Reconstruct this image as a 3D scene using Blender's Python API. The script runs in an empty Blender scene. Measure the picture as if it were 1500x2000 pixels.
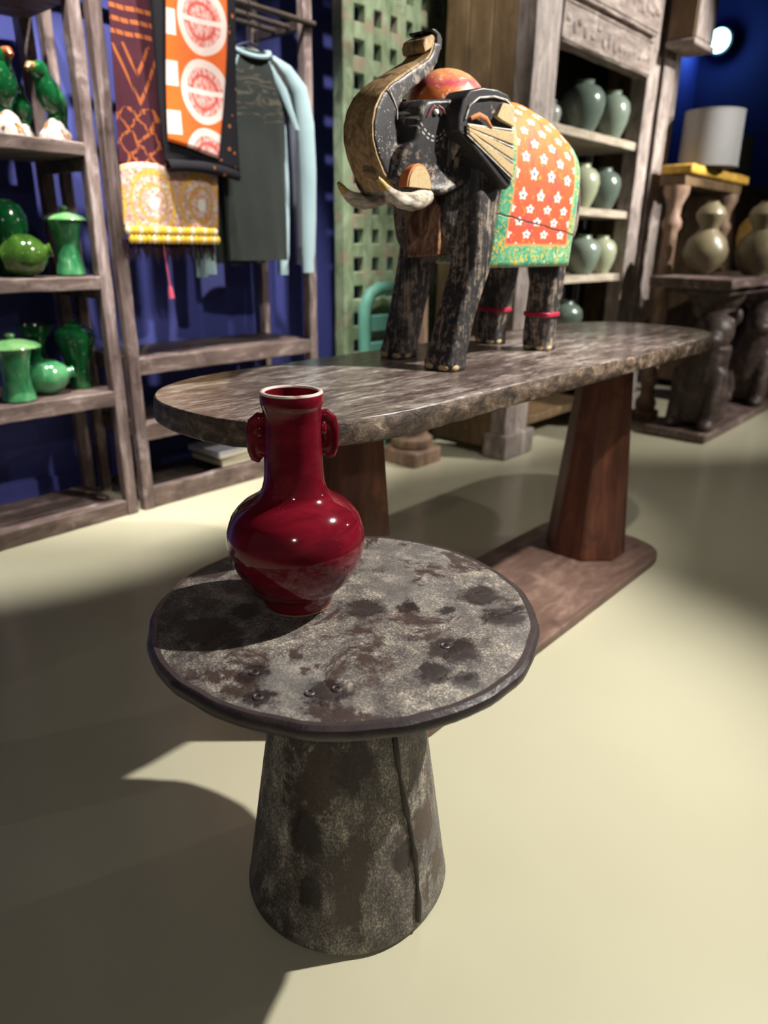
import bpy, bmesh, math, random
from mathutils import Vector, Matrix
random.seed(7)
C = bpy.context.scene
COL = C.collection
PI = math.pi

# ------------------------------------------------------------------ camera, world, light, exposure
# room axes: X runs along the long table, Y towards the blue wall, Z up (metres)
YAW = math.radians(48.5)
def from_view(x, y):                    # right / forward floor offsets as seen by the camera -> room axes
    return (x*math.cos(YAW)+y*math.sin(YAW), -x*math.sin(YAW)+y*math.cos(YAW))
cam_data = bpy.data.cameras.new('camera'); cam = bpy.data.objects.new('camera', cam_data); COL.objects.link(cam)
cam_data.sensor_fit = 'HORIZONTAL'; cam_data.sensor_width = 36; cam_data.lens = 1390/1500*36
th, ro = .363, .015
fx, fy = from_view(0, 1); rx, ry = from_view(1, 0)
fw = Vector((fx*math.cos(th), fy*math.cos(th), -math.sin(th)))
r0 = Vector((rx, ry, 0)); u0 = Vector((fx*math.sin(th), fy*math.sin(th), math.cos(th)))
rv = r0*math.cos(ro)+u0*math.sin(ro); uv_ = -r0*math.sin(ro)+u0*math.cos(ro)
m3 = Matrix((rv, uv_, -fw)).transposed()
cam.matrix_world = Matrix.Translation((0, 0, 1.1)) @ m3.to_4x4()
cam_data.clip_start = .05
cam_data.dof.use_dof = True; cam_data.dof.focus_distance = 1.15; cam_data.dof.aperture_fstop = 33.36/8.8
C.camera = cam
w = bpy.data.worlds.new('room_ambient'); C.world = w; w.use_nodes = True
w.node_tree.nodes['Background'].inputs[0].default_value = (.95, .93, .90, 1)
w.node_tree.nodes['Background'].inputs[1].default_value = .045
def spot(name, loc, aim, power, ang, blend=.4, col=(1, .955, .885), size=.03):
    d = bpy.data.lights.new(name, 'SPOT'); o = bpy.data.objects.new(name, d); COL.objects.link(o)
    d.energy = power; d.color = col; d.spot_size = math.radians(ang); d.spot_blend = blend; d.shadow_soft_size = size
    o.location = loc; o.rotation_euler = (Vector(aim)-Vector(loc)).to_track_quat('-Z', 'Y').to_euler()
    return o
spot('track_spot_tables', (2.46, -.29, 2.75), (.86, 1.02, .3), 560, 63, .75)
spot('track_spot_behind', (-.9, -.85, 2.15), (1.1, 1.0, .4), 34, 66, .8)
spot('track_spot_far', (6.6, -1.7, 2.75), (1.2, 2.0, .3), 60, 34, .7)
spot('track_spot_elephant', (1.95, .15, 2.75), (2.15, 1.2, 1.0), 90, 42, .5)
spot('track_spot_shelf', (1.0, 1.9, 3.3), (1.15, 2.75, 1.45), 420, 46, .5)
spot('track_spot_rack', (1.9, 1.85, 3.3), (2.0, 2.75, 1.5), 380, 48, .5)
spot('track_spot_front', (.9, -.3, 2.6), (1.95, 2.9, .95), 190, 19, .4)
spot('added_spot_pottery', (2.2, .7, 2.6), (1.15, 2.78, .88), 110, 21, .6)  # extra lamp added to brighten the green pottery on the shelf
spot('added_spot_screen', (2.7, 1.55, 3.2), (3.0, 2.7, 1.7), 170, 46, .7)  # added light that lifts the lattice screen, not a known fixture
spot('track_spot_cabinet', (4.8, -.3, 3.0), (3.95, 2.0, 1.6), 680, 46, .5)
spot('track_spot_right', (5.3, -1.5, 2.7), (4.9, 1.5, 1.0), 560, 44, .6)
spot('track_spot_floor', (3.6, -.9, 3.0), (3.3, .4, 0), 60, 60, .9)
C.view_settings.view_transform = 'Standard'; C.view_settings.look = 'None'
C.view_settings.gamma = 1; C.view_settings.use_curve_mapping = False
C.view_settings.exposure = 0.0
try:
    C.cycles.use_denoising = True
except Exception:
    pass

# ------------------------------------------------------------------ node helpers
def rgb(r, g, b):
    f = lambda v: (v/255)/12.92 if v/255 <= .04045 else ((v/255+.055)/1.055)**2.4
    return (f(r), f(g), f(b), 1)
class X:
    def __init__(s, nt, sock): s.nt, s.k = nt, sock
    def _m(s, op, b=None, c=None): return s.nt.math(op, s, b, c)
    def __add__(s, o): return s._m('ADD', o)
    def __radd__(s, o): return s.nt.math('ADD', o, s)
    def __sub__(s, o): return s._m('SUBTRACT', o)
    def __rsub__(s, o): return s.nt.math('SUBTRACT', o, s)
    def __mul__(s, o): return s._m('MULTIPLY', o)
    def __rmul__(s, o): return s.nt.math('MULTIPLY', o, s)
    def __truediv__(s, o): return s._m('DIVIDE', o)
    def __lt__(s, o): return s._m('LESS_THAN', o)
    def __gt__(s, o): return s._m('GREATER_THAN', o)
    def abs(s): return s._m('ABSOLUTE')
    def fract(s): return s._m('FRACT')
    def floor(s): return s._m('FLOOR')
    def sin(s): return s._m('SINE')
    def cos(s): return s._m('COSINE')
    def sqrt(s): return s._m('SQRT')
    def mn(s, o): return s._m('MINIMUM', o)
    def mx(s, o): return s._m('MAXIMUM', o)
    def atan2(s, o): return s._m('ARCTAN2', o)
class NT:
    def __init__(s, name):
        s.m = bpy.data.materials.new(name); s.m.use_nodes = True
        s.t = s.m.node_tree; s.t.nodes.clear()
        s.out = s.t.nodes.new('ShaderNodeOutputMaterial'); s.b = s.t.nodes.new('ShaderNodeBsdfPrincipled')
        s.t.links.new(s.b.outputs[0], s.out.inputs[0])
        tc = s.t.nodes.new('ShaderNodeTexCoord'); s.obj = X(s, tc.outputs['Object']); s.uv = X(s, tc.outputs['UV'])
    def set(s, inp, v):
        if isinstance(v, X): s.t.links.new(v.k, inp)
        elif v is not None: inp.default_value = v
    def math(s, op, a, b=None, c=None):
        n = s.t.nodes.new('ShaderNodeMath'); n.operation = op
        s.set(n.inputs[0], a); s.set(n.inputs[1], b)
        if c is not None: s.set(n.inputs[2], c)
        return X(s, n.outputs[0])
    def sep(s, v):
        n = s.t.nodes.new('ShaderNodeSeparateXYZ'); s.set(n.inputs[0], v); return [X(s, n.outputs[i]) for i in range(3)]
    def comb(s, x, y, z):
        n = s.t.nodes.new('ShaderNodeCombineXYZ')
        for i, v in enumerate((x, y, z)): s.set(n.inputs[i], v)
        return X(s, n.outputs[0])
    def scale(s, v, sc):
        n = s.t.nodes.new('ShaderNodeMapping'); s.set(n.inputs[0], v); n.inputs['Scale'].default_value = sc; return X(s, n.outputs[0])
    def noise(s, v, sc, det=4, rough=.55, dist=0):
        n = s.t.nodes.new('ShaderNodeTexNoise'); s.set(n.inputs['Vector'], v)
        n.inputs['Scale'].default_value = sc; n.inputs['Detail'].default_value = det
        n.inputs['Roughness'].default_value = rough; n.inputs['Distortion'].default_value = dist
        return X(s, n.outputs[0])
    def voro(s, v, sc, feat='F1', out='Distance'):
        n = s.t.nodes.new('ShaderNodeTexVoronoi'); n.feature = feat; s.set(n.inputs['Vector'], v); n.inputs['Scale'].default_value = sc
        return X(s, n.outputs[out])
    def ramp(s, f, stops):
        n = s.t.nodes.new('ShaderNodeValToRGB'); s.set(n.inputs[0], f); e = n.color_ramp.elements
        while len(e) < len(stops): e.new(.5)
        for q, (p, c) in zip(e, stops): q.position = p; q.color = c if len(c) == 4 else (*c, 1)
        return X(s, n.outputs[0])
    def step(s, f, a, b):
        n = s.t.nodes.new('ShaderNodeMapRange'); n.interpolation_type = 'SMOOTHSTEP'; s.set(n.inputs[0], f)
        n.inputs[1].default_value = a; n.inputs[2].default_value = b; return X(s, n.outputs[0])
    def mix(s, f, a, b):
        n = s.t.nodes.new('ShaderNodeMix'); n.data_type = 'RGBA'; s.set(n.inputs[0], f); s.set(n.inputs[6], a); s.set(n.inputs[7], b)
        return X(s, n.outputs[2])
    def done(s, col, rough=.6, bump=None, bs=.3, bd=.002, spec=.5, metal=0, coat=0, coatr=.1, sheen=0):
        s.set(s.b.inputs['Base Color'], col); s.set(s.b.inputs['Roughness'], rough)
        s.b.inputs['Specular IOR Level'].default_value = spec; s.b.inputs['Metallic'].default_value = metal
        s.b.inputs['Coat Weight'].default_value = coat; s.b.inputs['Coat Roughness'].default_value = coatr
        s.b.inputs['Sheen Weight'].default_value = sheen
        if bump is not None:
            n = s.t.nodes.new('ShaderNodeBump'); n.inputs['Strength'].default_value = bs; n.inputs['Distance'].default_value = bd
            s.set(n.inputs['Height'], bump); s.t.links.new(n.outputs[0], s.b.inputs['Normal'])
        return s.m
def plain(name, col, rough=.5, **k):
    t = NT(name); n = t.noise(t.obj, 25, 3)
    c = t.mix(n*.5, (*col[:3], 1), tuple(v*.72 for v in col[:3])+(1,))
    return t.done(c, rough, n, .1, .001, **k)
def wood(name, c1, c2, c3, stretch=(3, 30, 30), rough=.65, wear=.5, bs=.5):
    t = NT(name); v = t.scale(t.obj, stretch)
    g = t.noise(v, 1.5, 8, .65, .4); b = t.noise(t.obj, 9, 6, .6)
    c = t.ramp(g, [(.3, c2), (.55, c1), (.75, c3)])
    c = t.mix(t.step(b, .62-.1*wear, .75)*.8, c, c3); c = t.mix(t.step(b, .42, .3)*.7, c, c2)
    return t.done(c, rough, g+b*.4, bs, .004)

# ------------------------------------------------------------------ geometry helpers
ORG = {}
class B:
    def __init__(s): s.v, s.f, s.uv = [], [], None
    def add(s, v, f):
        k = len(s.v); s.v += [tuple(p) for p in v]; s.f += [[i+k for i in q] for q in f]; return s
    def box(s, a, b):
        (x0, y0, z0), (x1, y1, z1) = a, b
        return s.add([(x0,y0,z0),(x1,y0,z0),(x1,y1,z0),(x0,y1,z0),(x0,y0,z1),(x1,y0,z1),(x1,y1,z1),(x0,y1,z1)],
              [[3,2,1,0],[4,5,6,7],[0,1,5,4],[1,2,6,5],[2,3,7,6],[3,0,4,7]])
    def beam(s, a, b, j=.002, n=10):            # a worn beam: box split along its longest side, its edges a little uneven
        d = [b[i]-a[i] for i in range(3)]; k = d.index(max(d)); i1, i2 = [i for i in range(3) if i != k]
        R = []
        for q in range(n+1):
            ring = []
            for (p1, p2) in ((0,0),(1,0),(1,1),(0,1)):
                p = [0,0,0]; p[k] = a[k]+d[k]*q/n
                p[i1] = a[i1]+d[i1]*p1+(random.uniform(0, 2*j)*(1 if p1 == 0 else -1)); p[i2] = a[i2]+d[i2]*p2+(random.uniform(0, 2*j)*(1 if p2 == 0 else -1))
                ring.append(p)
            R.append(ring)
        return s.loft(R, flip=(k == 1))
    def loft(s, R, caps=True, flip=False):
        n = len(R[0]); v = [p for r in R for p in r]; f = []
        for i in range(len(R)-1):
            for j in range(n):
                q = [i*n+j, i*n+(j+1)%n, (i+1)*n+(j+1)%n, (i+1)*n+j]; f.append(q[::-1] if flip else q)
        if caps:
            a = list(range(n)); b = list(range((len(R)-1)*n, len(R)*n))
            f.append(a if flip else a[::-1]); f.append(b[::-1] if flip else b)
        return s.add(v, f)
    def lathe(s, prof, c=(0, 0, 0), seg=32, fn=None, caps=True):
        R = []
        for r, z in prof:
            R.append([(c[0]+(r*(fn(i/seg*2*PI, z) if fn else 1))*math.cos(i/seg*2*PI), c[1]+(r*(fn(i/seg*2*PI, z) if fn else 1))*math.sin(i/seg*2*PI), c[2]+z) for i in range(seg)])
        return s.loft(R, caps)
    def tube(s, P, rad, seg=10, flat=1.0, caps=True):
        P = [Vector(p) for p in P]; n = len(P)
        rad = [rad]*n if not isinstance(rad, (list, tuple)) else rad
        T = [(P[min(i+1, n-1)]-P[max(i-1, 0)]).normalized() for i in range(n)]
        a = Vector((0, 0, 1)) if abs(T[0].z) < .9 else Vector((1, 0, 0)); N = (a-T[0]*a.dot(T[0])).normalized(); R = []
        for i in range(n):
            N = (N-T[i]*N.dot(T[i])).normalized(); Bn = T[i].cross(N)
            R.append([tuple(P[i]+N*rad[i]*math.cos(k/seg*2*PI)+Bn*rad[i]*flat*math.sin(k/seg*2*PI)) for k in range(seg)])
        return s.loft(R, caps)
    def prism(s, poly, lo, hi, ax=1):           # poly in the two other axes, pushed along axis ax from lo to hi
        def P(p, h): q = list(p); q.insert(ax, h); return q
        area = sum(poly[i][0]*poly[(i+1)%len(poly)][1]-poly[(i+1)%len(poly)][0]*poly[i][1] for i in range(len(poly)))
        if (area < 0) != (ax == 1): poly = poly[::-1]
        return s.loft([[P(p, lo) for p in poly], [P(p, hi) for p in poly]])
    def grid(s, fn, nu, nv, uvfn=None):
        k = len(s.v); V = [fn(i/nu, j/nv) for i in range(nu+1) for j in range(nv+1)]
        if uvfn: s.uv = (s.uv or [])+[uvfn(i/nu, j/nv) for i in range(nu+1) for j in range(nv+1)]
        return s.add(V, [[i*(nv+1)+j, (i+1)*(nv+1)+j, (i+1)*(nv+1)+j+1, i*(nv+1)+j+1] for i in range(nu) for j in range(nv)])
    def ball(s, c, r, seg=14, ring=8):
        r = (r, r, r) if not isinstance(r, (tuple, list)) else r
        R = []
        for i in range(ring+1):
            a = -PI/2+PI*(i+.02 if i == 0 else i-.02 if i == ring else i)/ring
            R.append([(c[0]+r[0]*math.cos(a)*math.cos(k/seg*2*PI), c[1]+r[1]*math.cos(a)*math.sin(k/seg*2*PI), c[2]+r[2]*math.sin(a)) for k in range(seg)])
        return s.loft(R)
    def rot(s, m):                              # m: a Matrix put on every vertex so far
        s.v = [tuple(m @ Vector(p)) for p in s.v]; return s
    def build(s, name, mat, parent=None, org=(0, 0, 0), smooth=35, bevel=0, bseg=2, sub=0, solid=0, label=None, remesh=0, relax=0):
        o3 = ORG[parent.name] if parent else org
        me = bpy.data.meshes.new(name); me.from_pydata([(p[0]-o3[0], p[1]-o3[1], p[2]-o3[2]) for p in s.v], [], s.f)
        me.validate()
        if not s.uv:
            bm = bmesh.new(); bm.from_mesh(me); bmesh.ops.recalc_face_normals(bm, faces=bm.faces); bm.to_mesh(me); bm.free()
        if s.uv:
            l = me.uv_layers.new(name='UVMap')
            for lp in me.loops: l.data[lp.index].uv = s.uv[lp.vertex_index]
        if smooth is not None:
            me.polygons.foreach_set('use_smooth', [True]*len(me.polygons))
            if smooth < 180: me.set_sharp_from_angle(angle=math.radians(smooth))
        me.materials.append(mat)
        o = bpy.data.objects.new(name, me); COL.objects.link(o); ORG[o.name] = o3
        if parent: o.parent = parent
        else: o.location = org
        if solid: md = o.modifiers.new('s', 'SOLIDIFY'); md.thickness = solid; md.offset = 0
        if remesh: md = o.modifiers.new('r', 'REMESH'); md.mode = 'VOXEL'; md.voxel_size = remesh; md.use_smooth_shade = True
        if relax: md = o.modifiers.new('k', 'SMOOTH'); md.iterations = relax; md.factor = .5
        if bevel: md = o.modifiers.new('b', 'BEVEL'); md.width = bevel; md.segments = bseg; md.limit_method = 'ANGLE'; md.angle_limit = math.radians(40); md.harden_normals = False
        if sub: md = o.modifiers.new('u', 'SUBSURF'); md.levels = md.render_levels = sub
        if label: o['label'] = label
        return o
def thing(name, label, cat, loc=(0, 0, 0), group=None):
    o = bpy.data.objects.new(name, None); COL.objects.link(o); o.location = loc; ORG[o.name] = loc; o.empty_display_size = .05
    return tag(o, label, cat, group)
def tag(o, label, cat, group=None):
    o['label'] = label; o['category'] = cat
    if group: o['group'] = group
    return o
def struct(o): o['kind'] = 'structure'; return o
def sq(cx, cy, hx, hy, z, e=4, n=20):           # rounded-square ring
    out = []
    for i in range(n):
        a = i/n*2*PI; c, d = math.cos(a), math.sin(a)
        out.append((cx+hx*math.copysign(abs(c)**(2/e), c), cy+hy*math.copysign(abs(d)**(2/e), d), z))
    return out
def lerp(tab, x):
    if x <= tab[0][0]: return tab[0][1]
    for (a, p), (b, q) in zip(tab, tab[1:]):
        if x <= b: return p+(q-p)*(x-a)/(b-a)
    return tab[-1][1]

# ------------------------------------------------------------------ setting
t = NT('poured_floor'); n = t.noise(t.obj, 1.3, 4, .5); n2 = t.noise(t.obj, 60, 3)
FLOOR = t.done(t.mix(t.step(n, .35, .7)*.5, rgb(206, 202, 175), rgb(196, 191, 163)), .17+n*.1, n2, .03, .0005, spec=.35)
t = NT('blue_wall_paint'); n = t.noise(t.obj, 20, 4)
BLUE = t.done(t.mix(n*.4, rgb(70, 76, 150), rgb(62, 66, 138)), .7, n, .1, .001)
t = NT('navy_wall_paint'); n = t.noise(t.obj, 20, 4)
NAVY = t.done(t.mix(n*.4, rgb(44, 48, 92), rgb(38, 42, 84)), .8, n, .1, .001)
t = NT('dark_ceiling_paint'); CEIL = t.done(rgb(24, 24, 30), .9)
struct(B().box((-3, -4, -.1), (8.2, 3.3, 0)).build('floor', FLOOR, org=(0, 0, 0), smooth=None))
struct(B().box((-3, 3.15, 0), (8.2, 3.3, 3.4)).build('wall_left', BLUE, org=(0, 3.15, 0), smooth=None))
struct(B().box((8.2, -4, -.1), (8.35, 3.3, 3.4)).build('wall_back', NAVY, org=(8.2, 0, 0), smooth=None))
struct(B().box((-3, -4, 3.4), (8.35, 3.3, 3.5)).build('ceiling', CEIL, org=(0, 0, 3.4), smooth=None))
struct(B().box((-3, 3.135, 0), (8.2, 3.15, .09)).build('baseboard_left', BLUE, org=(0, 3.14, 0), smooth=None, bevel=.004))

# ------------------------------------------------------------------ round side table
RT = (.7215, .7160)
def tpt(x, y, z):                               # photo-independent plan position: view offsets to room axes, as an offset from the round table
    a, b = from_view(x, y); return (a-RT[0], b-RT[1], z)
stains = [(-.115,-.19,.030), (-.10,-.245,.026), (-.01,-.235,.040), (.155,-.12,.050), (.13,-.185,.036), (.175,-.20,.026), (.03,-.005,.040), (.10,.0,.024), (.16,-.01,.02), (-.20,-.08,.060), (-.16,-.02,.03), (.25,-.02,.05), (.22,.05,.05)]
vr = lambda x, y: from_view(x, y)
def worn_steel(name, spots, vert=False):
    t = NT(name); x, y, z = t.sep(t.obj)
    v = t.scale(t.obj, (1, 1, .6)) if vert else t.obj
    fine = t.noise(v, 330, 4, .75); med = t.noise(v, 22, 9, .68, .25); big = t.noise(v, 7, 6, .6)
    c = t.ramp(fine*.62+med*.52-.07, [(.38, rgb(62, 54, 52)), (.47, rgb(98, 92, 88)), (.54, rgb(132, 124, 114)), (.61, rgb(194, 184, 168))])
    c = t.mix(t.step(t.noise(v, 5, 4, .6), .45, .65)*.5, c, rgb(120, 118, 116))
    dk = t.step(t.noise(v, 13, 10, .68, .5), .515, .575)*t.step(big, .36, .52)
    c = t.mix(dk*.93, c, t.mix(fine, rgb(48, 38, 38), rgb(86, 66, 60)))
    ru = t.step(t.noise(v, 9, 8, .65, .3), .60, .68)*t.step(t.noise(v, 4, 3), .48, .6)
    c = t.mix(ru*.8, c, rgb(92, 58, 48))
    hole = None; wob = (t.noise(v, 24, 7, .72, .4)-.5)*.085
    for (a, b, r, zz) in spots:
        d = ((x-a)*(x-a)+(y-b)*(y-b)+(z-zz)*(z-zz)*.5).sqrt()+wob
        q = t.step(d, r*.95, r*.5); hole = q if hole is None else hole.mx(q)
    if hole is not None: c = t.mix(hole*.95, c, t.mix(med, rgb(26, 22, 24), rgb(62, 50, 48)))
    else: hole = dk
    h = med*.5+fine*.25-dk*.35-hole*.5
    return t.done(c, .62-dk*.25-hole*.2, h, .55, .003, spec=.45)
STEEL = worn_steel('worn_painted_steel_top', [(*vr(a, b), r, .55) for a, b, r in stains])
CONE = worn_steel('worn_painted_steel_cone', [(-.10, -.12, .06, .36), (-.03, -.17, .03, .16), (-.155, -.05, .04, .22), (-.16, -.07, .03, .12), (-.05, -.12, .02, .43), (-.02, -.13, .02, .41), (.03, -.16, .03, .3)], True)
t = NT('dark_rolled_steel_rim'); n = t.noise(t.obj, 30, 6, .65); RIM = t.done(t.mix(n, rgb(40, 34, 36), rgb(84, 72, 72)), .36, n, .8, .003, spec=.6)
t = NT('black_weld_seam'); n = t.noise(t.obj, 60, 5); SEAM = t.done(t.mix(n, rgb(20, 18, 18), rgb(62, 52, 48)), .5, n, .6, .002)
rt = thing('side_table', 'round metal side table with worn grey paint and a flared cone base', 'table', (RT[0], RT[1], 0))
wob = lambda a, z: 1+.004*math.sin(3*a+1)+.003*math.sin(7*a)+.002*math.sin(13*a+2)
B().lathe([(0, .528), (.15, .528), (.292, .528), (.2975, .5485), (.2950, .5500), (.2, .5505), (0, .5505)], (*RT, 0), 96, wob).build('tabletop', STEEL, rt, 40)
rim = [(.300+.0105*math.cos(q/10*2*PI), .5375+.0125*math.sin(q/10*2*PI)) for q in range(11)]
rb = B()
R = []
for i in range(96):
    a = i/96*2*PI; k = wob(a, 0)*(1+.002*math.sin(29*a)+.0025*math.sin(17*a))
    R.append([(RT[0]+(.2955+.0115*math.cos(q/10*2*PI))*k*math.cos(a), RT[1]+(.2955+.0115*math.cos(q/10*2*PI))*k*math.sin(a), .5385+.0125*math.sin(q/10*2*PI)) for q in range(10)])
rb.loft(R+[R[0]], caps=False).build('rolled_rim', RIM, rt, 180)
B().lathe([(.170, .006), (.1815, .006), (.183, .012), (.1795, .03), (.145, .27), (.108, .50), (.1055, .529), (.09, .529)], (*RT, 0), 72, lambda a, z: 1+.006*math.sin(2*a+.5)+.005*math.sin(5*a)).build('cone_base', CONE, rt, 50)
P = []; rr = []
for i in range(24):
    q = i/23; z = .02+.505*q; r = .181-.073*q+.0005; a = math.radians(-94+3*math.sin(q*7)-4*q)
    P.append((RT[0]+r*math.cos(a), RT[1]+r*math.sin(a), z)); rr.append(.0045+.0018*math.sin(q*31)+.001*math.sin(q*77))
B().tube(P, rr, 8).build('weld_seam', SEAM, rt, 180)
for a, b in ((-.115, -.19), (-.10, -.245), (-.035, -.235), (.0, -.225), (.15, -.115)):
    p = vr(a, b); c = Vector((RT[0]+p[0], RT[1]+p[1], .5515))
    B().tube([c+Vector((.0058*math.cos(q/16*2*PI), .0058*math.sin(q/16*2*PI), -.0006)) for q in range(15)], .0013, 6).build('eyelet', RIM, rt, 180)

# ------------------------------------------------------------------ red vase
t = NT('oxblood_glaze'); x, y, z = t.sep(t.obj)
n = t.noise(t.scale(t.obj, (8, 8, 26)), 1.4, 6, .6, .8); p = t.voro(t.obj, 210); m = t.noise(t.obj, 30, 3)
c = t.mix(t.step(n, .35, .7), rgb(100, 15, 29), rgb(130, 25, 41)); c = t.mix((p < .10)*(m > .56)*.45, c, rgb(206, 140, 140))
GLAZE = t.done(c, .09, n*.6+t.noise(t.obj, 9, 2)*.6, .06, .003, spec=.5, coat=.2, coatr=.04)
t = NT('bare_white_lip'); n = t.noise(t.obj, 60, 4); LIP = t.done(t.mix(t.step(n, .56, .68), rgb(230, 212, 202), rgb(196, 130, 126)), .3, n, .1, .001)
t = NT('unglazed_foot'); n = t.noise(t.obj, 60, 4); FOOT = t.done(t.mix(n, rgb(160, 128, 96), rgb(120, 90, 66)), .8, n, .2, .001)
VS = (.679, .784, .5512)
va = thing('vase', 'glossy oxblood red ceramic vase with two elephant head handles on the round table', 'vase', VS)
prof = [(.030, .004), (.0535, .003), (.0562, .010), (.0572, .020), (.0600, .027), (.0690, .033), (.0835, .049), (.0955, .069), (.1040, .0885), (.1075, .1097), (.1072, .1201), (.1060, .1306), (.0982, .1512), (.0905, .1614), (.0800, .1715), (.0640, .1810), (.0545, .1880), (.0495, .1960), (.0462, .2080), (.0445, .2240), (.0438, .250), (.0436, .300), (.0436, .3200), (.0452, .3235), (.0466, .3285), (.0466, .3385), (.0455, .3425)]
inner = [(.0395, .3425), (.0390, .32), (.0388, .25), (.042, .2), (.06, .175), (.09, .15), (.09, .09), (.05, .04), (.0, .03)]
B().lathe([(.0, .004)]+prof+inner, VS, 72, caps=False).build('body', GLAZE, va, 60)
R = []
for i in range(64):
    a = i/64*2*PI; R.append([(VS[0]+(.0426+.0036*math.cos(q/8*2*PI))*math.cos(a), VS[1]+(.0426+.0036*math.cos(q/8*2*PI))*math.sin(a), VS[2]+.3425+.0030*math.sin(q/8*2*PI)) for q in range(8)])
B().loft(R+[R[0]], caps=False).build('lip', LIP, va, 180)
B().lathe([(.02, 0), (.0520, 0), (.0545, .002), (.0545, .0045), (.02, .0045)], VS, 48).build('foot_ring', FOOT, va, 40)
for sg, dz in ((-1, 0), (1, .004)):
    ang = -YAW+math.radians(7); ux, uy = math.cos(ang)*sg, math.sin(ang)*sg
    H = lambda r, zz: (VS[0]+ux*(.038+(r-.036)*.80), VS[1]+uy*(.038+(r-.036)*.80), VS[2]+zz+dz)
    h = B().tube([H(.036, .300), H(.046, .300), H(.055, .294), H(.0605, .282), H(.0625, .268), H(.0630, .254), H(.0600, .2440), H(.0545, .2415), H(.0505, .246), H(.0500, .2515)],
                 [.012, .0150, .0145, .0120, .0098, .0080, .0068, .0058, .005, .004], 12, .62)
    h.tube([H(.036, .292), H(.044, .288), H(.052, .280), H(.054, .266), H(.047, .256), H(.038, .254)], [.013, .014, .013, .011, .010, .009], 12, .55)
    hd = h.build('handle', GLAZE, va, 180, remesh=.0018, relax=2)
    for k in (-1, 1):
        q = Vector(H(.046, .286))+Vector((-uy*sg*k*.0085, ux*sg*k*.0085, 0))
        B().ball(q, (.007, .0045, .011), 10, 6).build('ear', GLAZE, hd, 180)

# ------------------------------------------------------------------ long table
t = NT('lacquered_worn_plank_top'); v = t.scale(t.obj, (3, 14, 14)); g = t.noise(v, 2.4, 9, .68, .7); f = t.noise(t.scale(t.obj, (10, 50, 20)), 3, 5, .65); b = t.noise(t.obj, 4, 6, .62)
c = t.ramp(g*.6+f*.4, [(.36, rgb(50, 40, 38)), (.46, rgb(96, 80, 74)), (.54, rgb(146, 134, 127)), (.63, rgb(214, 205, 198))])
c = t.mix(t.step(b, .50, .62)*.65, c, rgb(64, 50, 46)); c = t.mix(t.step(b, .40, .30)*.35, c, rgb(176, 160, 148))
TOPW = t.done(c, .30+g*.2, g+f*.6, .35, .003, spec=.5, coat=.35, coatr=.12)
t = NT('chipped_table_edge'); v = t.scale(t.obj, (10, 10, 18)); g = t.noise(v, 2.2, 8, .7, .5); x, y, z = t.sep(t.obj)
c = t.ramp(g, [(.36, rgb(46, 38, 32)), (.5, rgb(92, 76, 62)), (.6, rgb(130, 112, 94)), (.72, rgb(196, 178, 158))])
EDGE = t.done(c, .5, g, .8, .006, spec=.5)
BROWN = wood('red_brown_pedestal_wood', rgb(104, 62, 46), rgb(66, 38, 30), rgb(138, 86, 60), (14, 14, 2), .42, .2, .25)
SLAB = wood('scuffed_brown_slab', rgb(120, 94, 82), rgb(88, 66, 58), rgb(156, 130, 116), (4, 12, 12), .55, .5, .3)
def stadium(x0, x1, y0, y1, ex, e=2.2, n=28):
    cy = (y0+y1)/2; hy = (y1-y0)/2; P = []
    for i in range(n+1):
        a = -PI/2+PI*i/n; P.append((x1-ex+ex*math.copysign(abs(math.cos(a))**(2/e), math.cos(a)), cy+hy*math.copysign(abs(math.sin(a))**(2/e), math.sin(a))))
    for i in range(n+1):
        a = PI/2+PI*i/n; P.append((x0+ex+ex*math.copysign(abs(math.cos(a))**(2/e), math.cos(a)), cy+hy*math.copysign(abs(math.sin(a))**(2/e), math.sin(a))))
    return P
def dense(P, step=.03):
    out = []
    for a, b in zip(P, P[1:]+P[:1]):
        n = max(1, int(math.hypot(b[0]-a[0], b[1]-a[1])/step))
        out += [(a[0]+(b[0]-a[0])*i/n, a[1]+(b[1]-a[1])*i/n) for i in range(n)]
    return out
LT = (1.825, 1.07, 0)
lt = thing('long_table', 'long oval wooden table with two tapered octagonal pedestals, carrying the elephant', 'table', LT)
out = dense(stadium(.690, 2.825, .808, 1.370, .36, 2.5))
B().prism([(p[0], p[1]) for p in stadium(.692, 2.823, .810, 1.368, .36, 2.5)], .806, .8155, 2).build('tabletop', TOPW, lt, 30, bevel=.002)
def edge_ring(z, off): return [(p[0]+(p[0]-LT[0])/1.1*off+random.uniform(-.0012, .0012), p[1]+(p[1]-LT[1])/.27*off+random.uniform(-.0012, .0012), z+random.uniform(-.0012, .0012)) for p in out]
B().loft([edge_ring(.768, -.004), edge_ring(.772, 0), edge_ring(.790, .0015), edge_ring(.810, 0), edge_ring(.8135, -.002)]).build('apron_edge', EDGE, lt, 50)
def octa(cx, cy, r, z): return [(cx+r*math.cos(PI/8+i*PI/4), cy+r*math.sin(PI/8+i*PI/4), z) for i in range(8)]
for px in (1.075, 2.355):
    B().loft([octa(px, 1.07, .148, .034), octa(px, 1.07, .144, .06), octa(px, 1.07, .088, .74), octa(px, 1.07, .088, .770)]).build('pedestal', BROWN, lt, 20, bevel=.006)
B().prism(stadium(.96, 2.585, .832, 1.308, .17, 2.6), .004, .034, 2).build('base_slab', SLAB, lt, 30, bevel=.005)

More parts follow.
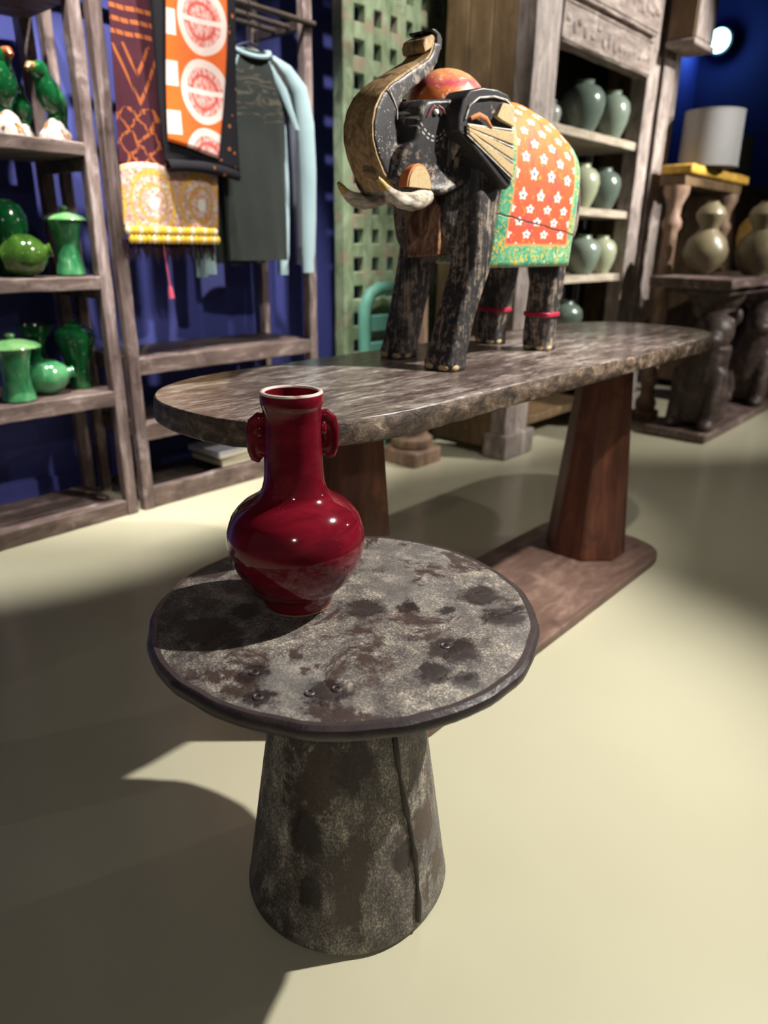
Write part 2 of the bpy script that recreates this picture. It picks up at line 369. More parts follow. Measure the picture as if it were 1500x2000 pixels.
# ------------------------------------------------------------------ carved elephant on the long table
TZ = .8165
YC = 1.125
def black_paint(name, sc, amt=.5):
    t = NT(name); v = t.scale(t.obj, sc); g = t.noise(v, 1.0, 8, .7, .3); f = t.noise(t.obj, 60, 4, .7); b = t.noise(t.obj, 11, 4)
    m = t.step(g*.6+f*.4+(b-.5)*.25, .60-.12*amt, .68-.10*amt)
    c = t.mix(f, rgb(30, 29, 31), rgb(58, 56, 58)); c = t.mix(m*.85, c, t.mix(b, rgb(122, 98, 78), rgb(190, 176, 158)))
    return t, c, g*.5+f*.5-m*.4
t, c, h = black_paint('chipped_black_leg_paint', (120, 120, 9), 1.0); EBODY = t.done(c, .55, h, .5, .003)
t, c, h = black_paint('chipped_black_head_paint', (34, 34, 30), .72)
x, y, z = t.sep(t.obj); ex, ez = x+.318, z-.535                # painted garland of dots below the eye, chipped dots by the chin
r = (ex*ex+ez*ez).sqrt(); ang = ez.atan2(ex)
dash = ((ang*22).sin() > -.2)*(ez < .012)
ring = (((r-.046).abs() < .0016).mx((r-.054).abs() < .0016))*dash
dots = (t.voro(t.obj, 170) < .24)*t.step(t.noise(t.obj, 15, 4), .48, .58)
c = t.mix(ring*.9, c, rgb(196, 190, 186)); c = t.mix(dots*.75*((ez < -.10).mx(ex < -.085)), c, rgb(200, 194, 188))
EHEAD = t.done(c, .45, h, .4, .002)
t, c, h = black_paint('black_ear_paint', (30, 30, 30), .2); EEAR = t.done(c, .42, h, .35, .002)
t = NT('bare_carved_wood'); v = t.scale(t.obj, (34, 34, 14)); g = t.noise(v, 1.4, 8, .7, 1.2); f = t.noise(t.obj, 110, 4, .7); b = t.noise(t.obj, 12, 4, .6, 1)
c = t.ramp(g*.7+f*.3, [(.36, rgb(100, 74, 46)), (.5, rgb(166, 134, 90)), (.66, rgb(208, 180, 136))]); c = t.mix(t.step(b, .56, .66)*.8, c, rgb(40, 32, 26))
BARE = t.done(c, .6, g+f*.4, .6, .003)
t = NT('speckled_tan_paint'); f = t.noise(t.obj, 150, 4, .75); p = t.voro(t.obj, 260); b = t.noise(t.obj, 30, 3)
c = t.mix(f, rgb(184, 154, 106), rgb(214, 192, 148)); c = t.mix((p < .22)*(b > .45)*.8, c, rgb(70, 56, 44)); TAN = t.done(c, .6, f, .3, .001)
t = NT('orange_rim_paint'); n = t.noise(t.obj, 50, 4); ORIM = t.done(t.mix(n, rgb(186, 96, 44), rgb(214, 140, 80)), .5, n, .2, .001)
t = NT('chalk_white_paint'); n = t.noise(t.obj, 80, 4); WHT = t.done(t.mix(t.step(n, .5, .65), rgb(226, 220, 210), rgb(150, 136, 122)), .55, n, .3, .001)
t = NT('ivory_tusk_paint'); v = t.scale(t.obj, (14, 60, 60)); n = t.noise(v, 1.5, 6, .65); IV = t.done(t.ramp(n, [(.35, rgb(104, 92, 78)), (.5, rgb(190, 178, 160)), (.65, rgb(228, 218, 202))]), .45, n, .35, .002)
t = NT('yellow_tusk_tip_paint'); n = t.noise(t.obj, 60, 4); YTIP = t.done(t.mix(n, rgb(150, 112, 40), rgb(214, 186, 100)), .5, n, .2, .001)
t = NT('crimson_ankle_paint'); n = t.noise(t.obj, 60, 4); EPET = plain('dull_crimson_eye_paint', rgb(128, 36, 56), .5); PINK = t.done(t.mix(n, rgb(196, 40, 74), rgb(160, 30, 60)), .5, n, .2, .001)
t = NT('red_brown_chest_paint'); v = t.scale(t.obj, (30, 30, 14)); n = t.noise(v, 1.5, 7, .68, .6); CHEST = t.done(t.ramp(n, [(.34, rgb(52, 36, 30)), (.48, rgb(118, 78, 54)), (.62, rgb(176, 140, 108))]), .5, n, .5, .003)
t = NT('pink_orange_cap_paint'); x, y, z = t.sep(t.obj); n = t.noise(t.obj, 22, 5, .65, .5); f = t.noise(t.obj, 75, 4, .65)
c = t.ramp(z*9-4.95+(n-.5)*.9, [(.15, rgb(206, 96, 50)), (.36, rgb(222, 128, 62)), (.5, rgb(196, 70, 92)), (.72, rgb(226, 148, 96)), (.9, rgb(238, 170, 110))])
c = t.mix(t.step(f, .58, .66)*.75, c, rgb(240, 214, 206)); c = t.mix(t.step(n, .40, .32)*.6, c, rgb(120, 44, 50)); CAP = t.done(c, .4, f, .35, .002)
# saddle cloth: flowers in staggered rows on orange, teal border with yellow squiggles (u along the body, v up from the hem, metres)
t = NT('painted_floral_saddle'); u, v, _ = t.sep(t.uv)
n = t.noise(t.obj, 26, 5, .65, .5); f = t.noise(t.obj, 120, 4, .7)
field = t.mix(t.step(v, .08, .42)*.8, rgb(206, 84, 58), rgb(228, 136, 54)); field = t.mix(t.step(n, .52, .68)*.75, field, rgb(206, 72, 84)); field = t.mix(t.step(t.noise(t.obj, 34, 5, .6, 2), .60, .66)*.7, field, rgb(236, 172, 60))
cs = .0285
row = ((v-.004)/cs).floor(); off = (row*.5).fract()*1.0
CU = .046; u2 = u*.5
a = ((u2+off*CU)/CU).fract()-.5; bq = ((v-.004)/cs).fract()-.5
a, bq = a*CU, bq*cs
rr_ = (a*a+bq*bq).sqrt(); pet = ((a.atan2(bq)*5).cos()*.0018+.0088)
fl = t.step(rr_-pet+(f-.5)*.003, .0012, -.0008); eye = t.step(rr_, .0034, .0018)
field = t.mix(fl*.92, field, rgb(232, 218, 204)); field = t.mix(eye, field, rgb(92, 92, 150))
W_ = .40
d = (u-.048).mn(W_-.034-u).mn(v-.052).mn(1.02-v)
sqg = t.noise(t.scale(t.obj, (60, 60, 60)), 1, 4, .6, 2.2); s2 = t.noise(t.obj, 48, 3, .6)
bord = t.mix(t.step(n, .4, .6), rgb(38, 140, 118), rgb(92, 172, 134)); bord = t.mix(t.step(sqg, .52, .58)*.9, bord, rgb(214, 178, 56)); bord = t.mix(t.step(s2, .62, .68)*.85, bord, rgb(226, 220, 196)); bord = t.mix(t.step(sqg, .42, .36)*.6, bord, rgb(60, 120, 70))
c = t.mix(d > 0, bord, field); c = t.mix((d.abs() < .0026)*.9, c, rgb(236, 140, 84))
rim_ = u.mn(W_-u).mn(v); c = t.mix((rim_ < .004)*.7, c, rgb(196, 206, 180))
ck = (v-.118+u*.10+(n-.5)*.012).abs(); c = t.mix(t.step(ck, .0026, .0012), c, rgb(74, 60, 52))
c = t.mix(t.step(f, .64, .72)*.5, c, rgb(120, 92, 76))
SADDLE = t.done(c, .45, f*.4-t.step(ck, .003, .001), .5, .002)

EO = (1.62, YC, TZ)
el = thing('elephant', 'carved black painted wooden elephant with raised trunk and floral orange saddle cloth', 'elephant', EO)
TOP = [(1.375, 1.30), (1.40, 1.35), (1.46, 1.395), (1.55, 1.413), (1.68, 1.415), (1.78, 1.398), (1.86, 1.365), (1.91, 1.315), (1.935, 1.265), (1.95, 1.20)]
BOT = [(1.375, 1.12), (1.40, 1.075), (1.46, 1.062), (1.80, 1.062), (1.88, 1.07), (1.92, 1.10), (1.945, 1.15)]
HW = [(1.375, .078), (1.40, .094), (1.46, .116), (1.55, .136), (1.80, .138), (1.88, .136), (1.915, .124), (1.935, .105), (1.95, .08)]
def body_sec(x, off=0, lo=None, n=40):
    zt, zb, hw = lerp(TOP, x)+off, lerp(BOT, x)-off, lerp(HW, x)+off; zm = zb+(zt-zb)*.42; out = []
    for i in range(n):
        q = i/n*2*PI; c, s = math.cos(q), math.sin(q); e = 2.6 if s > 0 else 4
        out.append((x, YC+hw*math.copysign(abs(c)**(2/e), c), zm+((zt-zm) if s > 0 else (zm-zb))*math.copysign(abs(s)**(2/e), s)))
    return out
bm_ = B()
xs = [1.375, 1.385, 1.40, 1.43, 1.46, 1.5, 1.55, 1.6, 1.68, 1.74, 1.78, 1.82, 1.86, 1.89, 1.91, 1.925, 1.935, 1.943, 1.95]
bm_.loft([body_sec(x) for x in xs])
def leg(tab): bm_.loft([sq(cx, cy, hx, hy, z, 5) for (z, cx, cy, hx, hy) in tab])
leg([(TZ, 1.383, 1.036, .037, .044), (.835, 1.384, 1.036, .037, .044), (.85, 1.388, 1.036, .034, .042), (.95, 1.420, 1.034, .034, .039), (1.05, 1.460, 1.031, .038, .040), (1.10, 1.464, 1.032, .042, .042), (1.20, 1.470, 1.045, .050, .055), (1.28, 1.48, 1.05, .05, .05)])
leg([(TZ, 1.447, 1.236, .037, .044), (.835, 1.447, 1.236, .037, .044), (.85, 1.449, 1.234, .034, .042), (.95, 1.458, 1.218, .034, .040), (1.05, 1.468, 1.202, .040, .039), (1.12, 1.474, 1.192, .044, .040), (1.25, 1.48, 1.185, .05, .045)])
leg([(TZ, 1.858, 1.056, .036, .041), (.84, 1.856, 1.056, .036, .041), (.86, 1.850, 1.056, .033, .040), (.92, 1.838, 1.046, .035, .039), (1.0, 1.840, 1.040, .038, .041), (1.10, 1.836, 1.05, .046, .05), (1.2, 1.83, 1.06, .05, .05)])
leg([(TZ, 1.872, 1.232, .036, .041), (.84, 1.870, 1.232, .036, .041), (.86, 1.866, 1.230, .033, .040), (.92, 1.862, 1.220, .035, .043), (1.0, 1.858, 1.208, .039, .046), (1.10, 1.85, 1.20, .046, .05), (1.2, 1.84, 1.19, .05, .05)])
bm_.tube([(1.41, 1.10, 1.28), (1.38, 1.115, 1.30), (1.34, 1.115, 1.30)], [.10, .095, .08], 16)       # neck
body = bm_.build('body', EBODY, el, 180, remesh=.0048, relax=3)
# head and raised trunk, cut as thick carved slabs and then rounded together
hd = B()
HP = [(1.208, 1.225), (1.225, 1.205), (1.25, 1.195), (1.34, 1.194), (1.42, 1.222), (1.475, 1.25), (1.485, 1.33), (1.47, 1.372), (1.437, 1.383), (1.35, 1.382), (1.275, 1.372), (1.258, 1.355), (1.255, 1.325), (1.247, 1.295), (1.225, 1.28)]
hw_of = lambda x: lerp([(1.20, .062), (1.25, .080), (1.32, .094), (1.42, .096), (1.49, .085)], x)
R = []
for k in (-1, -.92, -.5, 0, .5, .92, 1):
    inset = .90 if abs(k) == 1 else .975 if abs(k) == .92 else 1
    R.append([((p[0]-1.345)*inset+1.345, 1.113+k*hw_of(p[0]), (p[1]-1.29)*inset+1.29) for p in HP])
hd.loft(R)
OUT = [(1.232, 1.203), (1.196, 1.232), (1.176, 1.262), (1.165, 1.29), (1.164, 1.318), (1.172, 1.345), (1.190, 1.370), (1.215, 1.391), (1.245, 1.408), (1.275, 1.424), (1.31, 1.442), (1.333, 1.454), (1.347, 1.465), (1.355, 1.477), (1.359, 1.490)]
INN = [(1.31, 1.225), (1.262, 1.262), (1.246, 1.285), (1.233, 1.305), (1.229, 1.324), (1.232, 1.340), (1.243, 1.358), (1.260, 1.376), (1.282, 1.392), (1.307, 1.407), (1.335, 1.425), (1.355, 1.439), (1.369, 1.454), (1.378, 1.472), (1.382, 1.492)]
TW = [.046, .045, .044, .043, .042, .041, .040, .039, .038, .037, .036, .035, .034, .033, .033]
R = []
for (o_, i_, tw) in zip(OUT, INN, TW):
    R.append([(o_[0], 1.113-tw, o_[1]), (i_[0], 1.113-tw, i_[1]), (i_[0], 1.113+tw, i_[1]), (o_[0], 1.113+tw, o_[1])])
hd.loft(R)
hd.ball((1.375, 1.482, 1.5) if False else (1.370, 1.113, 1.483), (.010, .030, .014), 12, 8)
head = hd.build('head', EHEAD, el, 180, remesh=.0036, relax=3)
fr = B()                                         # bare carved outer face of the trunk
R = []
for k, ((x, z), tw) in enumerate(zip(OUT, TW)):
    a = OUT[max(k-1, 0)]; b = OUT[min(k+1, len(OUT)-1)]; tx, tz = b[0]-a[0], b[1]-a[1]; l = math.hypot(tx, tz); nx, nz = -tz/l, tx/l
    hwid = tw-.0025
    R.append([(x+nx*.0035, 1.113-hwid, z+nz*.0035), (x+nx*.0055, 1.113-hwid*.5, z+nz*.0055), (x+nx*.006, 1.113, z+nz*.006), (x+nx*.0055, 1.113+hwid*.5, z+nz*.0055), (x+nx*.0035, 1.113+hwid, z+nz*.0035), (x-nx*.005, 1.113+hwid, z-nz*.005), (x-nx*.005, 1.113-hwid, z-nz*.005)])
fr.loft(R).build('trunk_front', BARE, el, 40, label='bare carved front face of the raised trunk')
# flared tip of the trunk with its cut mouth
B().prism([(1.330, 1.466), (1.360, 1.482), (1.364, 1.500), (1.354, 1.504), (1.330, 1.492), (1.324, 1.478)], 1.113-.030, 1.113+.030, 1).build('trunk_tip', BARE, el, 30, bevel=.003)
B().prism([(1.3665, 1.480), (1.384, 1.480), (1.385, 1.500), (1.377, 1.509), (1.362, 1.514), (1.350, 1.513), (1.350, 1.509), (1.366, 1.505)], 1.113-.032, 1.113+.032, 1).build('trunk_lip', EEAR, el, 30, bevel=.003)
cord = [(1.205, 1.113-.0425, 1.384), (1.212, 1.113-.0418, 1.377), (1.222, 1.113-.0412, 1.366), (1.234, 1.113-.0410, 1.350), (1.236, 1.113-.040, 1.332)]
B().tube(cord, .0012, 6).build('string', WHT, el, 180, label='white string on the trunk')
# cap, eye, cheeks
B().ball((1.452, 1.113, 1.372), (.105, .088, .088), 32, 18).build('cap', CAP, el, 180)
B().ball((1.302, 1.0255, 1.350), (.0075, .0045, .0055), 14, 8).build('eye', WHT, el, 180, label='white painted eye')
for a0, b0 in (((1.276, 1.0290, 1.338), (1.296, 1.0255, 1.362)), ((1.306, 1.0240, 1.362), (1.328, 1.0210, 1.348))):
    B().tube([a0, tuple((p+q)/2+(0, -.0005, .002)[i] for i, (p, q) in enumerate(zip(a0, b0))), b0], [.0015, .0032, .0015], 8).build('eye_petal', EPET, el, 180, label='dull crimson petal beside the eye')
for sg in (-1,):
    yy = 1.113+sg*.083; P1 = []
    for i in range(25): a = PI*i/24; P1.append((1.256+.040*math.cos(a), 1.205+.046*math.sin(a)))
    def slab(k, y0, y1): return B().prism([(1.258+(p[0]-1.258)*k, 1.205+(p[1]-1.205)*k) for p in P1], min(y0, y1), max(y0, y1), 1)
    slab(1.0, yy-sg*.02, yy+sg*.003).build('cheek_rim', ORIM, el, 30, bevel=.001)
    slab(.90, yy-sg*.02, yy+sg*.0055).build('cheek_disc', TAN, el, 30, bevel=.001)
# tusks
def tusk(P, name='tusk'):
    tk = B().tube(P, [.0185, .0190, .0180, .0155, .0115, .0080, .0050], 14).build(name, IV, el, 180)
    d = (Vector(P[-1])-Vector(P[-2])).normalized()
    B().tube([Vector(P[-1])-d*.024, Vector(P[-1])-d*.010, Vector(P[-1])+d*.003], [.0090, .0072, .0040], 12).build('tusk_tip', YTIP, tk, 180, label='yellow tusk tip')
tusk([(1.300, 1.045, 1.192), (1.262, 1.030, 1.183), (1.222, 1.019, 1.177), (1.180, 1.012, 1.178), (1.148, 1.009, 1.187), (1.125, 1.008, 1.199), (1.108, 1.008, 1.212)])
tusk([(1.310, 1.180, 1.196), (1.288, 1.190, 1.189), (1.262, 1.194, 1.184), (1.235, 1.194, 1.186), (1.214, 1.192, 1.193), (1.196, 1.189, 1.203), (1.180, 1.186, 1.214)])
# ears: a thick flared slab with raised fan ribs on the outer face
EP = [(1.336, 1.318), (1.337, 1.345), (1.345, 1.374), (1.363, 1.394), (1.395, 1.402), (1.440, 1.404), (1.475, 1.399), (1.491, 1.386), (1.496, 1.351), (1.503, 1.300), (1.509, 1.250), (1.506, 1.222), (1.492, 1.213), (1.440, 1.246), (1.388, 1.281)]
for sg in (-1, 1):
    yo = lambda x, q=0: 1.113+sg*(lerp([(1.33, .118), (1.40, .138), (1.51, .150)], x)+q)
    eb = B().loft([[(p[0], yo(p[0], -.058), p[1]) for p in EP], [(p[0], yo(p[0], -.004), p[1]) for p in EP], [(1.42+(p[0]-1.42)*.975, yo(p[0]), 1.31+(p[1]-1.31)*.975) for p in EP]])
    ear = eb.build('ear', EEAR, el, 35, bevel=.002)
    hub = (1.352, 1.326)
    def plate(poly, q0, q1): return B().loft([[(p[0], yo(p[0], q0), p[1]) for p in poly], [(p[0], yo(p[0], q1), p[1]) for p in poly]])
    plate([(1.434, 1.352), (1.452, 1.380), (1.490, 1.378), (1.493, 1.338), (1.452, 1.346)], -.004, .007).build('ear_panel', TAN, ear, 30, bevel=.0015)
    ends = [(1.497, 1.332), (1.499, 1.298), (1.502, 1.268), (1.503, 1.234), (1.48, 1.228)]
    for k in range(4):
        e0, e1 = ends[k], ends[k+1]
        poly = [(hub[0]+.006+.002*k, hub[1]+.004-.006*k), (e0[0], e0[1]-.004), (e1[0], e1[1]+.006), (hub[0]+.004+.001*k, hub[1]-.001-.006*k)]
        if k == 3: poly = [(hub[0]+.004, hub[1]-.012), (1.503, 1.236), (1.494, 1.226), (hub[0]-.002, hub[1]-.016)]
        if k < 3: plate(poly, -.004, .006).build('ear_rib', TAN, ear, 30, bevel=.0012)
        p0 = (hub[0]+.004, yo(hub[0], .004), hub[1]+.004-.0062*k); p1 = (e0[0], yo(e0[0], .006), e0[1])
        B().tube([p0, p1], .0017, 6).build('ear_line', WHT, ear, 180, label='white carved line on the ear')
    arch = [(1.352, 1.340), (1.362, 1.366), (1.385, 1.382), (1.43, 1.389), (1.47, 1.387), (1.489, 1.378)]
    B().tube([(p[0], yo(p[0], .001), p[1]) for p in arch], .002, 6).build('ear_line', WHT, ear, 180)
    B().tube([(1.365, yo(1.365, .002), 1.342), (1.385, yo(1.385, .003), 1.350), (1.405, yo(1.405, .003), 1.345), (1.425, yo(1.425, .003), 1.330)], [.004, .006, .005, .002], 8, .6).build('ear_rib', ORIM, ear, 180, label='orange curled rib')
# chest board, bands, toe nails, tail
B().prism([(1.060, 1.072), (1.150, 1.066), (1.156, 1.17), (1.140, 1.20), (1.070, 1.20), (1.056, 1.16)], 1.366, 1.40, 0).build('chest_board', CHEST, el, 30, bevel=.004)
for (cx, cy, hx, hy, z) in ((1.8385, 1.0465, .0375, .0415, .917), (1.8625, 1.221, .0375, .0455, .917)):
    B().loft([sq(cx, cy, hx, hy, z-.006, 5, 28), sq(cx, cy, hx+.0015, hy+.0015, z-.004, 5, 28), sq(cx, cy, hx+.0015, hy+.0015, z+.004, 5, 28), sq(cx, cy, hx, hy, z+.006, 5, 28)]).build('ankle_band', PINK, el, 40)
for (cx, cy, hx, hy) in ((1.383, 1.036, .037, .044), (1.447, 1.236, .037, .044), (1.858, 1.056, .036, .041), (1.872, 1.232, .036, .041)):
    for k in (-.5, .5):
        B().ball((cx-hx+.003, cy+k*hy*.92, TZ+.0085), (.0045, hy*.36, .0075), 12, 6).build('toe_nail', TAN, el, 180)
    B().ball((cx-.012, cy-hy+.003, TZ+.0085), (.014, .0045, .0075), 10, 6).build('toe_nail', TAN, el, 180)
B().tube([(1.938, YC-.01, 1.26), (1.952, YC-.03, 1.18), (1.945, YC-.055, 1.08), (1.935, YC-.07, 1.00)], [.016, .013, .010, .013], 10).build('tail', EBODY, el, 180)
# saddle cloth: hangs straight down both flanks and follows the back
def saddle(off):
    def fn(i, j):
        q = j*2 if j < .5 else (1-j)*2; sd = -1 if j < .5 else 1
        x0 = 1.476+.064*min(1, q*1.15); x1 = 1.834+.052*min(1, q*1.3)-.012*q; x = x0+(x1-x0)*i
        zt, hw = lerp(TOP, x)+off, lerp(HW, x)+off; zm = 1.21
        L1 = zm-1.046
        if q < .40: y, z = YC+sd*(hw+.002*(1-q/.4)), 1.046+L1*q/.40
        else:
            a = (q-.40)/.60*PI/2; y, z = YC+sd*hw*math.cos(a)**(2/2.6), zm+(zt-zm)*math.sin(a)**(2/2.6)
        return (x, y, z)
    return fn
g1 = B(); n1, n2 = 30, 60
def suv(i, j):
    q = j*2 if j < .5 else (1-j)*2
    return (i*.40, .164*q/.40 if q < .4 else .164+(q-.4)/.6*.29)
g1.grid(saddle(.006), n1, n2, suv).build('saddle_cloth', SADDLE, el, 180, solid=.006)

# ------------------------------------------------------------------ shelf of green pottery
SHELF = wood('weathered_dark_shelf_wood', rgb(112, 96, 92), rgb(66, 52, 48), rgb(168, 152, 150), (9, 9, 9), .6, .6, .5)
SHELFX = wood('weathered_long_shelf_board', rgb(116, 98, 92), rgb(70, 54, 50), rgb(172, 156, 150), (4, 16, 16), .6, .6, .5)
POST = wood('weathered_upright_wood', rgb(124, 106, 102), rgb(70, 54, 50), rgb(184, 168, 166), (18, 18, 3), .6, .6, .5)
DARKW = wood('dark_stained_plank', rgb(70, 60, 54), rgb(44, 36, 32), rgb(104, 90, 80), (4, 16, 16), .5, .3, .4)
def board(b0, b1, mat, parent, name, j=.002, n=10, bev=.004): return B().beam(b0, b1, j, n).build(name, mat, parent, 30, bevel=bev)
sh = thing('display_shelf', 'weathered dark wooden shelf unit holding green glazed birds and jars', 'shelf', (1.13, 2.87, 0))
for x in (.825, 1.385):
    for y in (2.668, 3.03): board((x, y, 0), (x+.052, y+.05, 2.35), POST, sh, 'post', .002, 24)
for z, th_ in ((1.89, .045), (1.415, .048), (.963, .05), (.530, .062)):
    for k in range(3): board((.842, 2.668+k*.136+.002, z-th_), (1.424, 2.668+k*.136+.134, z-.001*k), SHELFX, sh, 'shelf_board', .0015, 12)
board((.875, 2.672, 0), (1.387, 2.712, .068), SHELFX, sh, 'bottom_rail', .002, 12)
for k in range(3): board((.86, 2.712+k*.118+.002, .02), (1.40, 2.712+k*.118+.116, .045), SHELFX, sh, 'bottom_board', .0015, 10)
for x in (.84, 1.395):
    for z in (.49, .92, 1.37): board((x, 2.71, z-.045), (x+.03, 3.04, z), SHELF, sh, 'side_rail', .0015, 8)
def green(name, c1, c2, c3=None):
    t = NT(name); n = t.noise(t.scale(t.obj, (9, 9, 5)), 1.4, 6, .6, .6); f = t.noise(t.obj, 60, 4)
    c = t.mix(t.step(n, .36, .66), c1, c2)
    c = t.mix(t.step(f, .60, .72)*.4, c, c3 or rgb(150, 196, 150)); return t.done(c, .12, f, .06, .001, spec=.6, coat=.4, coatr=.05)
GR1 = green('deep_green_glaze', rgb(16, 84, 44), rgb(30, 128, 66)); GR2 = green('jade_green_glaze', rgb(46, 122, 76), rgb(96, 164, 112)); GR3 = green('olive_green_glaze', rgb(44, 80, 26), rgb(76, 112, 42), rgb(160, 180, 110))
GR4 = green('pale_drip_glaze', rgb(96, 158, 96), rgb(146, 186, 128))
t = NT('white_and_ochre_glaze'); n = t.noise(t.obj, 26, 3, .5); f = t.noise(t.obj, 40, 3)
c = t.mix(t.step(n, .56, .62), rgb(232, 218, 208), rgb(186, 122, 50)); c = t.mix(t.step(f, .62, .68), c, rgb(96, 76, 60)); ROCK = t.done(c, .25, n, .2, .003, spec=.6)
BEAK = plain('orange_beak_glaze', rgb(206, 110, 60), .3); BEAK2 = plain('ochre_beak_glaze', rgb(170, 130, 70), .3)
def parrot(label, x, y, z, h, face, beak, lean=.35):
    """bird on a rock: h total height, face = angle its beak points to in plan"""
    t_ = thing('parrot_figurine', label, 'figurine', (x, y, z), 'green birds on the upper shelf')
    d = Vector((math.cos(face), math.sin(face), 0)); n_ = Vector((-d.y, d.x, 0)); up = Vector((0, 0, 1)); o = Vector((x, y, z))
    def P(a, b, c): return o+d*(a*h)+n_*(b*h)+up*(c*h)
    P_ = [P(0, 0, c) for k, c in enumerate((0, .05, .14, .24, .31))]
    rk = B().tube(P_, [h*.185, h*.190, h*.165, h*.125, h*.05], 14)
    rk.tube([P(-.10, .06, 0), P(-.10, .06, .12), P(-.10, .06, .20)], [h*.12, h*.10, h*.03], 10); rk.tube([P(.10, -.07, 0), P(.10, -.07, .10), P(.10, -.07, .17)], [h*.11, h*.10, h*.03], 10)
    rk.build('rock_base', ROCK, t_, 180)
    l = lean
    b = B().tube([P(-.30*l, 0, .30), P(-.22*l, 0, .38), P(-.08*l, 0, .50), P(.06*l, 0, .62), P(.20*l, 0, .74), P(.30*l, 0, .83), P(.40*l, 0, .90), P(.48*l, 0, .955), P(.52*l, 0, .985)],
                 [h*.055, h*.11, h*.16, h*.172, h*.14, h*.108, h*.130, h*.112, h*.03], 18)
    b.build('body', GR1, t_, 180)
    for k in (-1, 1):
        B().tube([P(.10*l, k*.115, .72), P(-.06*l, k*.145, .60), P(-.24*l, k*.125, .46), P(-.42*l, k*.055, .32), P(-.5*l, k*.03, .24)], [h*.03, h*.068, h*.062, h*.038, h*.012], 12, .5).build('wing', GR2, t_, 180)
        B().tube([P(-.06*l, k*.06, .44), P(-.02*l, k*.06, .36), P(.02*l, k*.06, .28)], [h*.05, h*.035, h*.03], 10).build('leg', GR1, t_, 180)
        B().ball(P(.52*l, k*.092, .915), h*.018, 8, 6).build('eye', BEAK2, t_, 180)
    B().tube([P(.46*l+.05, 0, .915), P(.46*l+.13, 0, .915), P(.46*l+.17, 0, .875), P(.46*l+.165, 0, .83)], [h*.065, h*.055, h*.034, h*.008], 10).build('beak', beak, t_, 180)
    B().tube([P(-.40*l, 0, .36), P(-.52*l, 0, .26), P(-.60*l, 0, .16)], [h*.05, h*.042, h*.02], 10, .6).build('tail', GR1, t_, 180)
parrot('taller green glazed bird with an orange beak on a white rock, on the upper shelf', 1.19, 2.80, 1.4165, .275, math.radians(-75), BEAK, .15)
parrot('small green glazed bird squeezed between two larger birds on the upper shelf', 1.275, 2.87, 1.4165, .185, math.radians(-130), BEAK2, .2)
parrot('green glazed bird leaning left on a white rock, nearest the shelf post', 1.345, 2.785, 1.4165, .245, math.radians(200), BEAK2, .42)
def jar(name, label, cat, loc, prof, mat, group, lid=None, knob=None, tilt=None, seg=32, lidmat=None, inner=True):
    t_ = thing(name, label, cat, loc, group); r, z = prof[-1]; b = B().lathe([(.0005, prof[0][1])]+list(prof)+([(r*.82, z+.001), (r*.78, z-.012), (r*.7, z-.04), (.001, z-.045)] if inner and not lid and r > .012 else [(.0005, z)]), (0, 0, 0), seg, caps=False)
    M = tilt if tilt else Matrix.Identity(3)
    def put(bb): bb.v = [tuple(M @ Vector(p)+Vector(loc)) for p in bb.v]; return bb
    put(b).build('body', mat, t_, 60)
    if lid: put(B().lathe(lid, (0, 0, 0), seg)).build('lid', lidmat or mat, t_, 60)
    if knob: put(B().lathe(knob, (0, 0, 0), 20)).build('knob', lidmat or mat, t_, 60)
    return t_
def sc(P, h, w): return [(r*w, z*h) for r, z in P]
LIDJ = [(.30, 0), (.34, .02), (.33, .10), (.28, .22), (.27, .40), (.31, .60), (.38, .74), (.42, .80)]
LIDT = [(.40, .80), (.50, .795), (.49, .815), (.40, .855), (.22, .90), (.10, .915)]; LIDK = [(.06, .905), (.085, .93), (.11, .96), (.09, .99), (.02, 1.0)]
MEI = [(.24, 0), (.25, .03), (.24, .12), (.28, .35), (.40, .62), (.46, .76), (.44, .84), (.34, .895), (.26, .91)]
GLOBE = [(.28, 0), (.30, .03), (.40, .15), (.50, .36), (.50, .50), (.42, .70), (.26, .84), (.16, .88), (.14, .94), (.17, .97), (.16, 1.0)]
FLARE = [(.26, 0), (.27, .05), (.38, .18), (.40, .30), (.30, .44), (.20, .55), (.22, .70), (.34, .86), (.50, .98), (.52, 1.0)]
G2, G3 = 'green pottery on the middle shelf', 'green pottery on the lower shelf'
Z2, Z3 = .9635, .5305
Rz = lambda a: Matrix.Rotation(a, 3, 'Z'); Ry = lambda a: Matrix.Rotation(a, 3, 'Y')
jar('lidded_jar', 'slim jade green lidded jar beside the post, on the middle shelf', 'jar', (1.335, 2.785, Z2), sc(LIDJ, .245, .155), GR2, G2, sc(LIDT, .245, .155), sc(LIDK, .245, .155), lidmat=GR4)
jar('bottle', 'olive green bottle lying on its side, neck towards the slim lidded jar', 'bottle', (1.155, 2.755, Z2+.072), [(r, z-.07) for r, z in sc(GLOBE, .165, .145)], GR3, G2, tilt=Rz(math.radians(-25)) @ Ry(math.radians(78)))
jar('bottle', 'round deep green bottle standing behind the lying olive bottle', 'bottle', (1.165, 2.90, Z2), sc([(.26, 0), (.28, .03), (.36, .12), (.42, .3), (.44, .45), (.50, .62), (.50, .78), (.38, .93), (.2, .99), (.12, 1.0)], .262, .155), GR1, G2)
jar('bottle', 'olive green bottle cut by the picture edge on the middle shelf', 'bottle', (1.03, 2.80, Z2), sc(MEI, .26, .15), GR3, G2)
jar('lidded_jar', 'squat lidded jar with a pale green lid, front of the lower shelf', 'jar', (1.055, 2.745, Z3), sc(LIDJ, .245, .175), GR2, G3, sc(LIDT, .245, .20), sc(LIDK, .245, .175), lidmat=GR4)
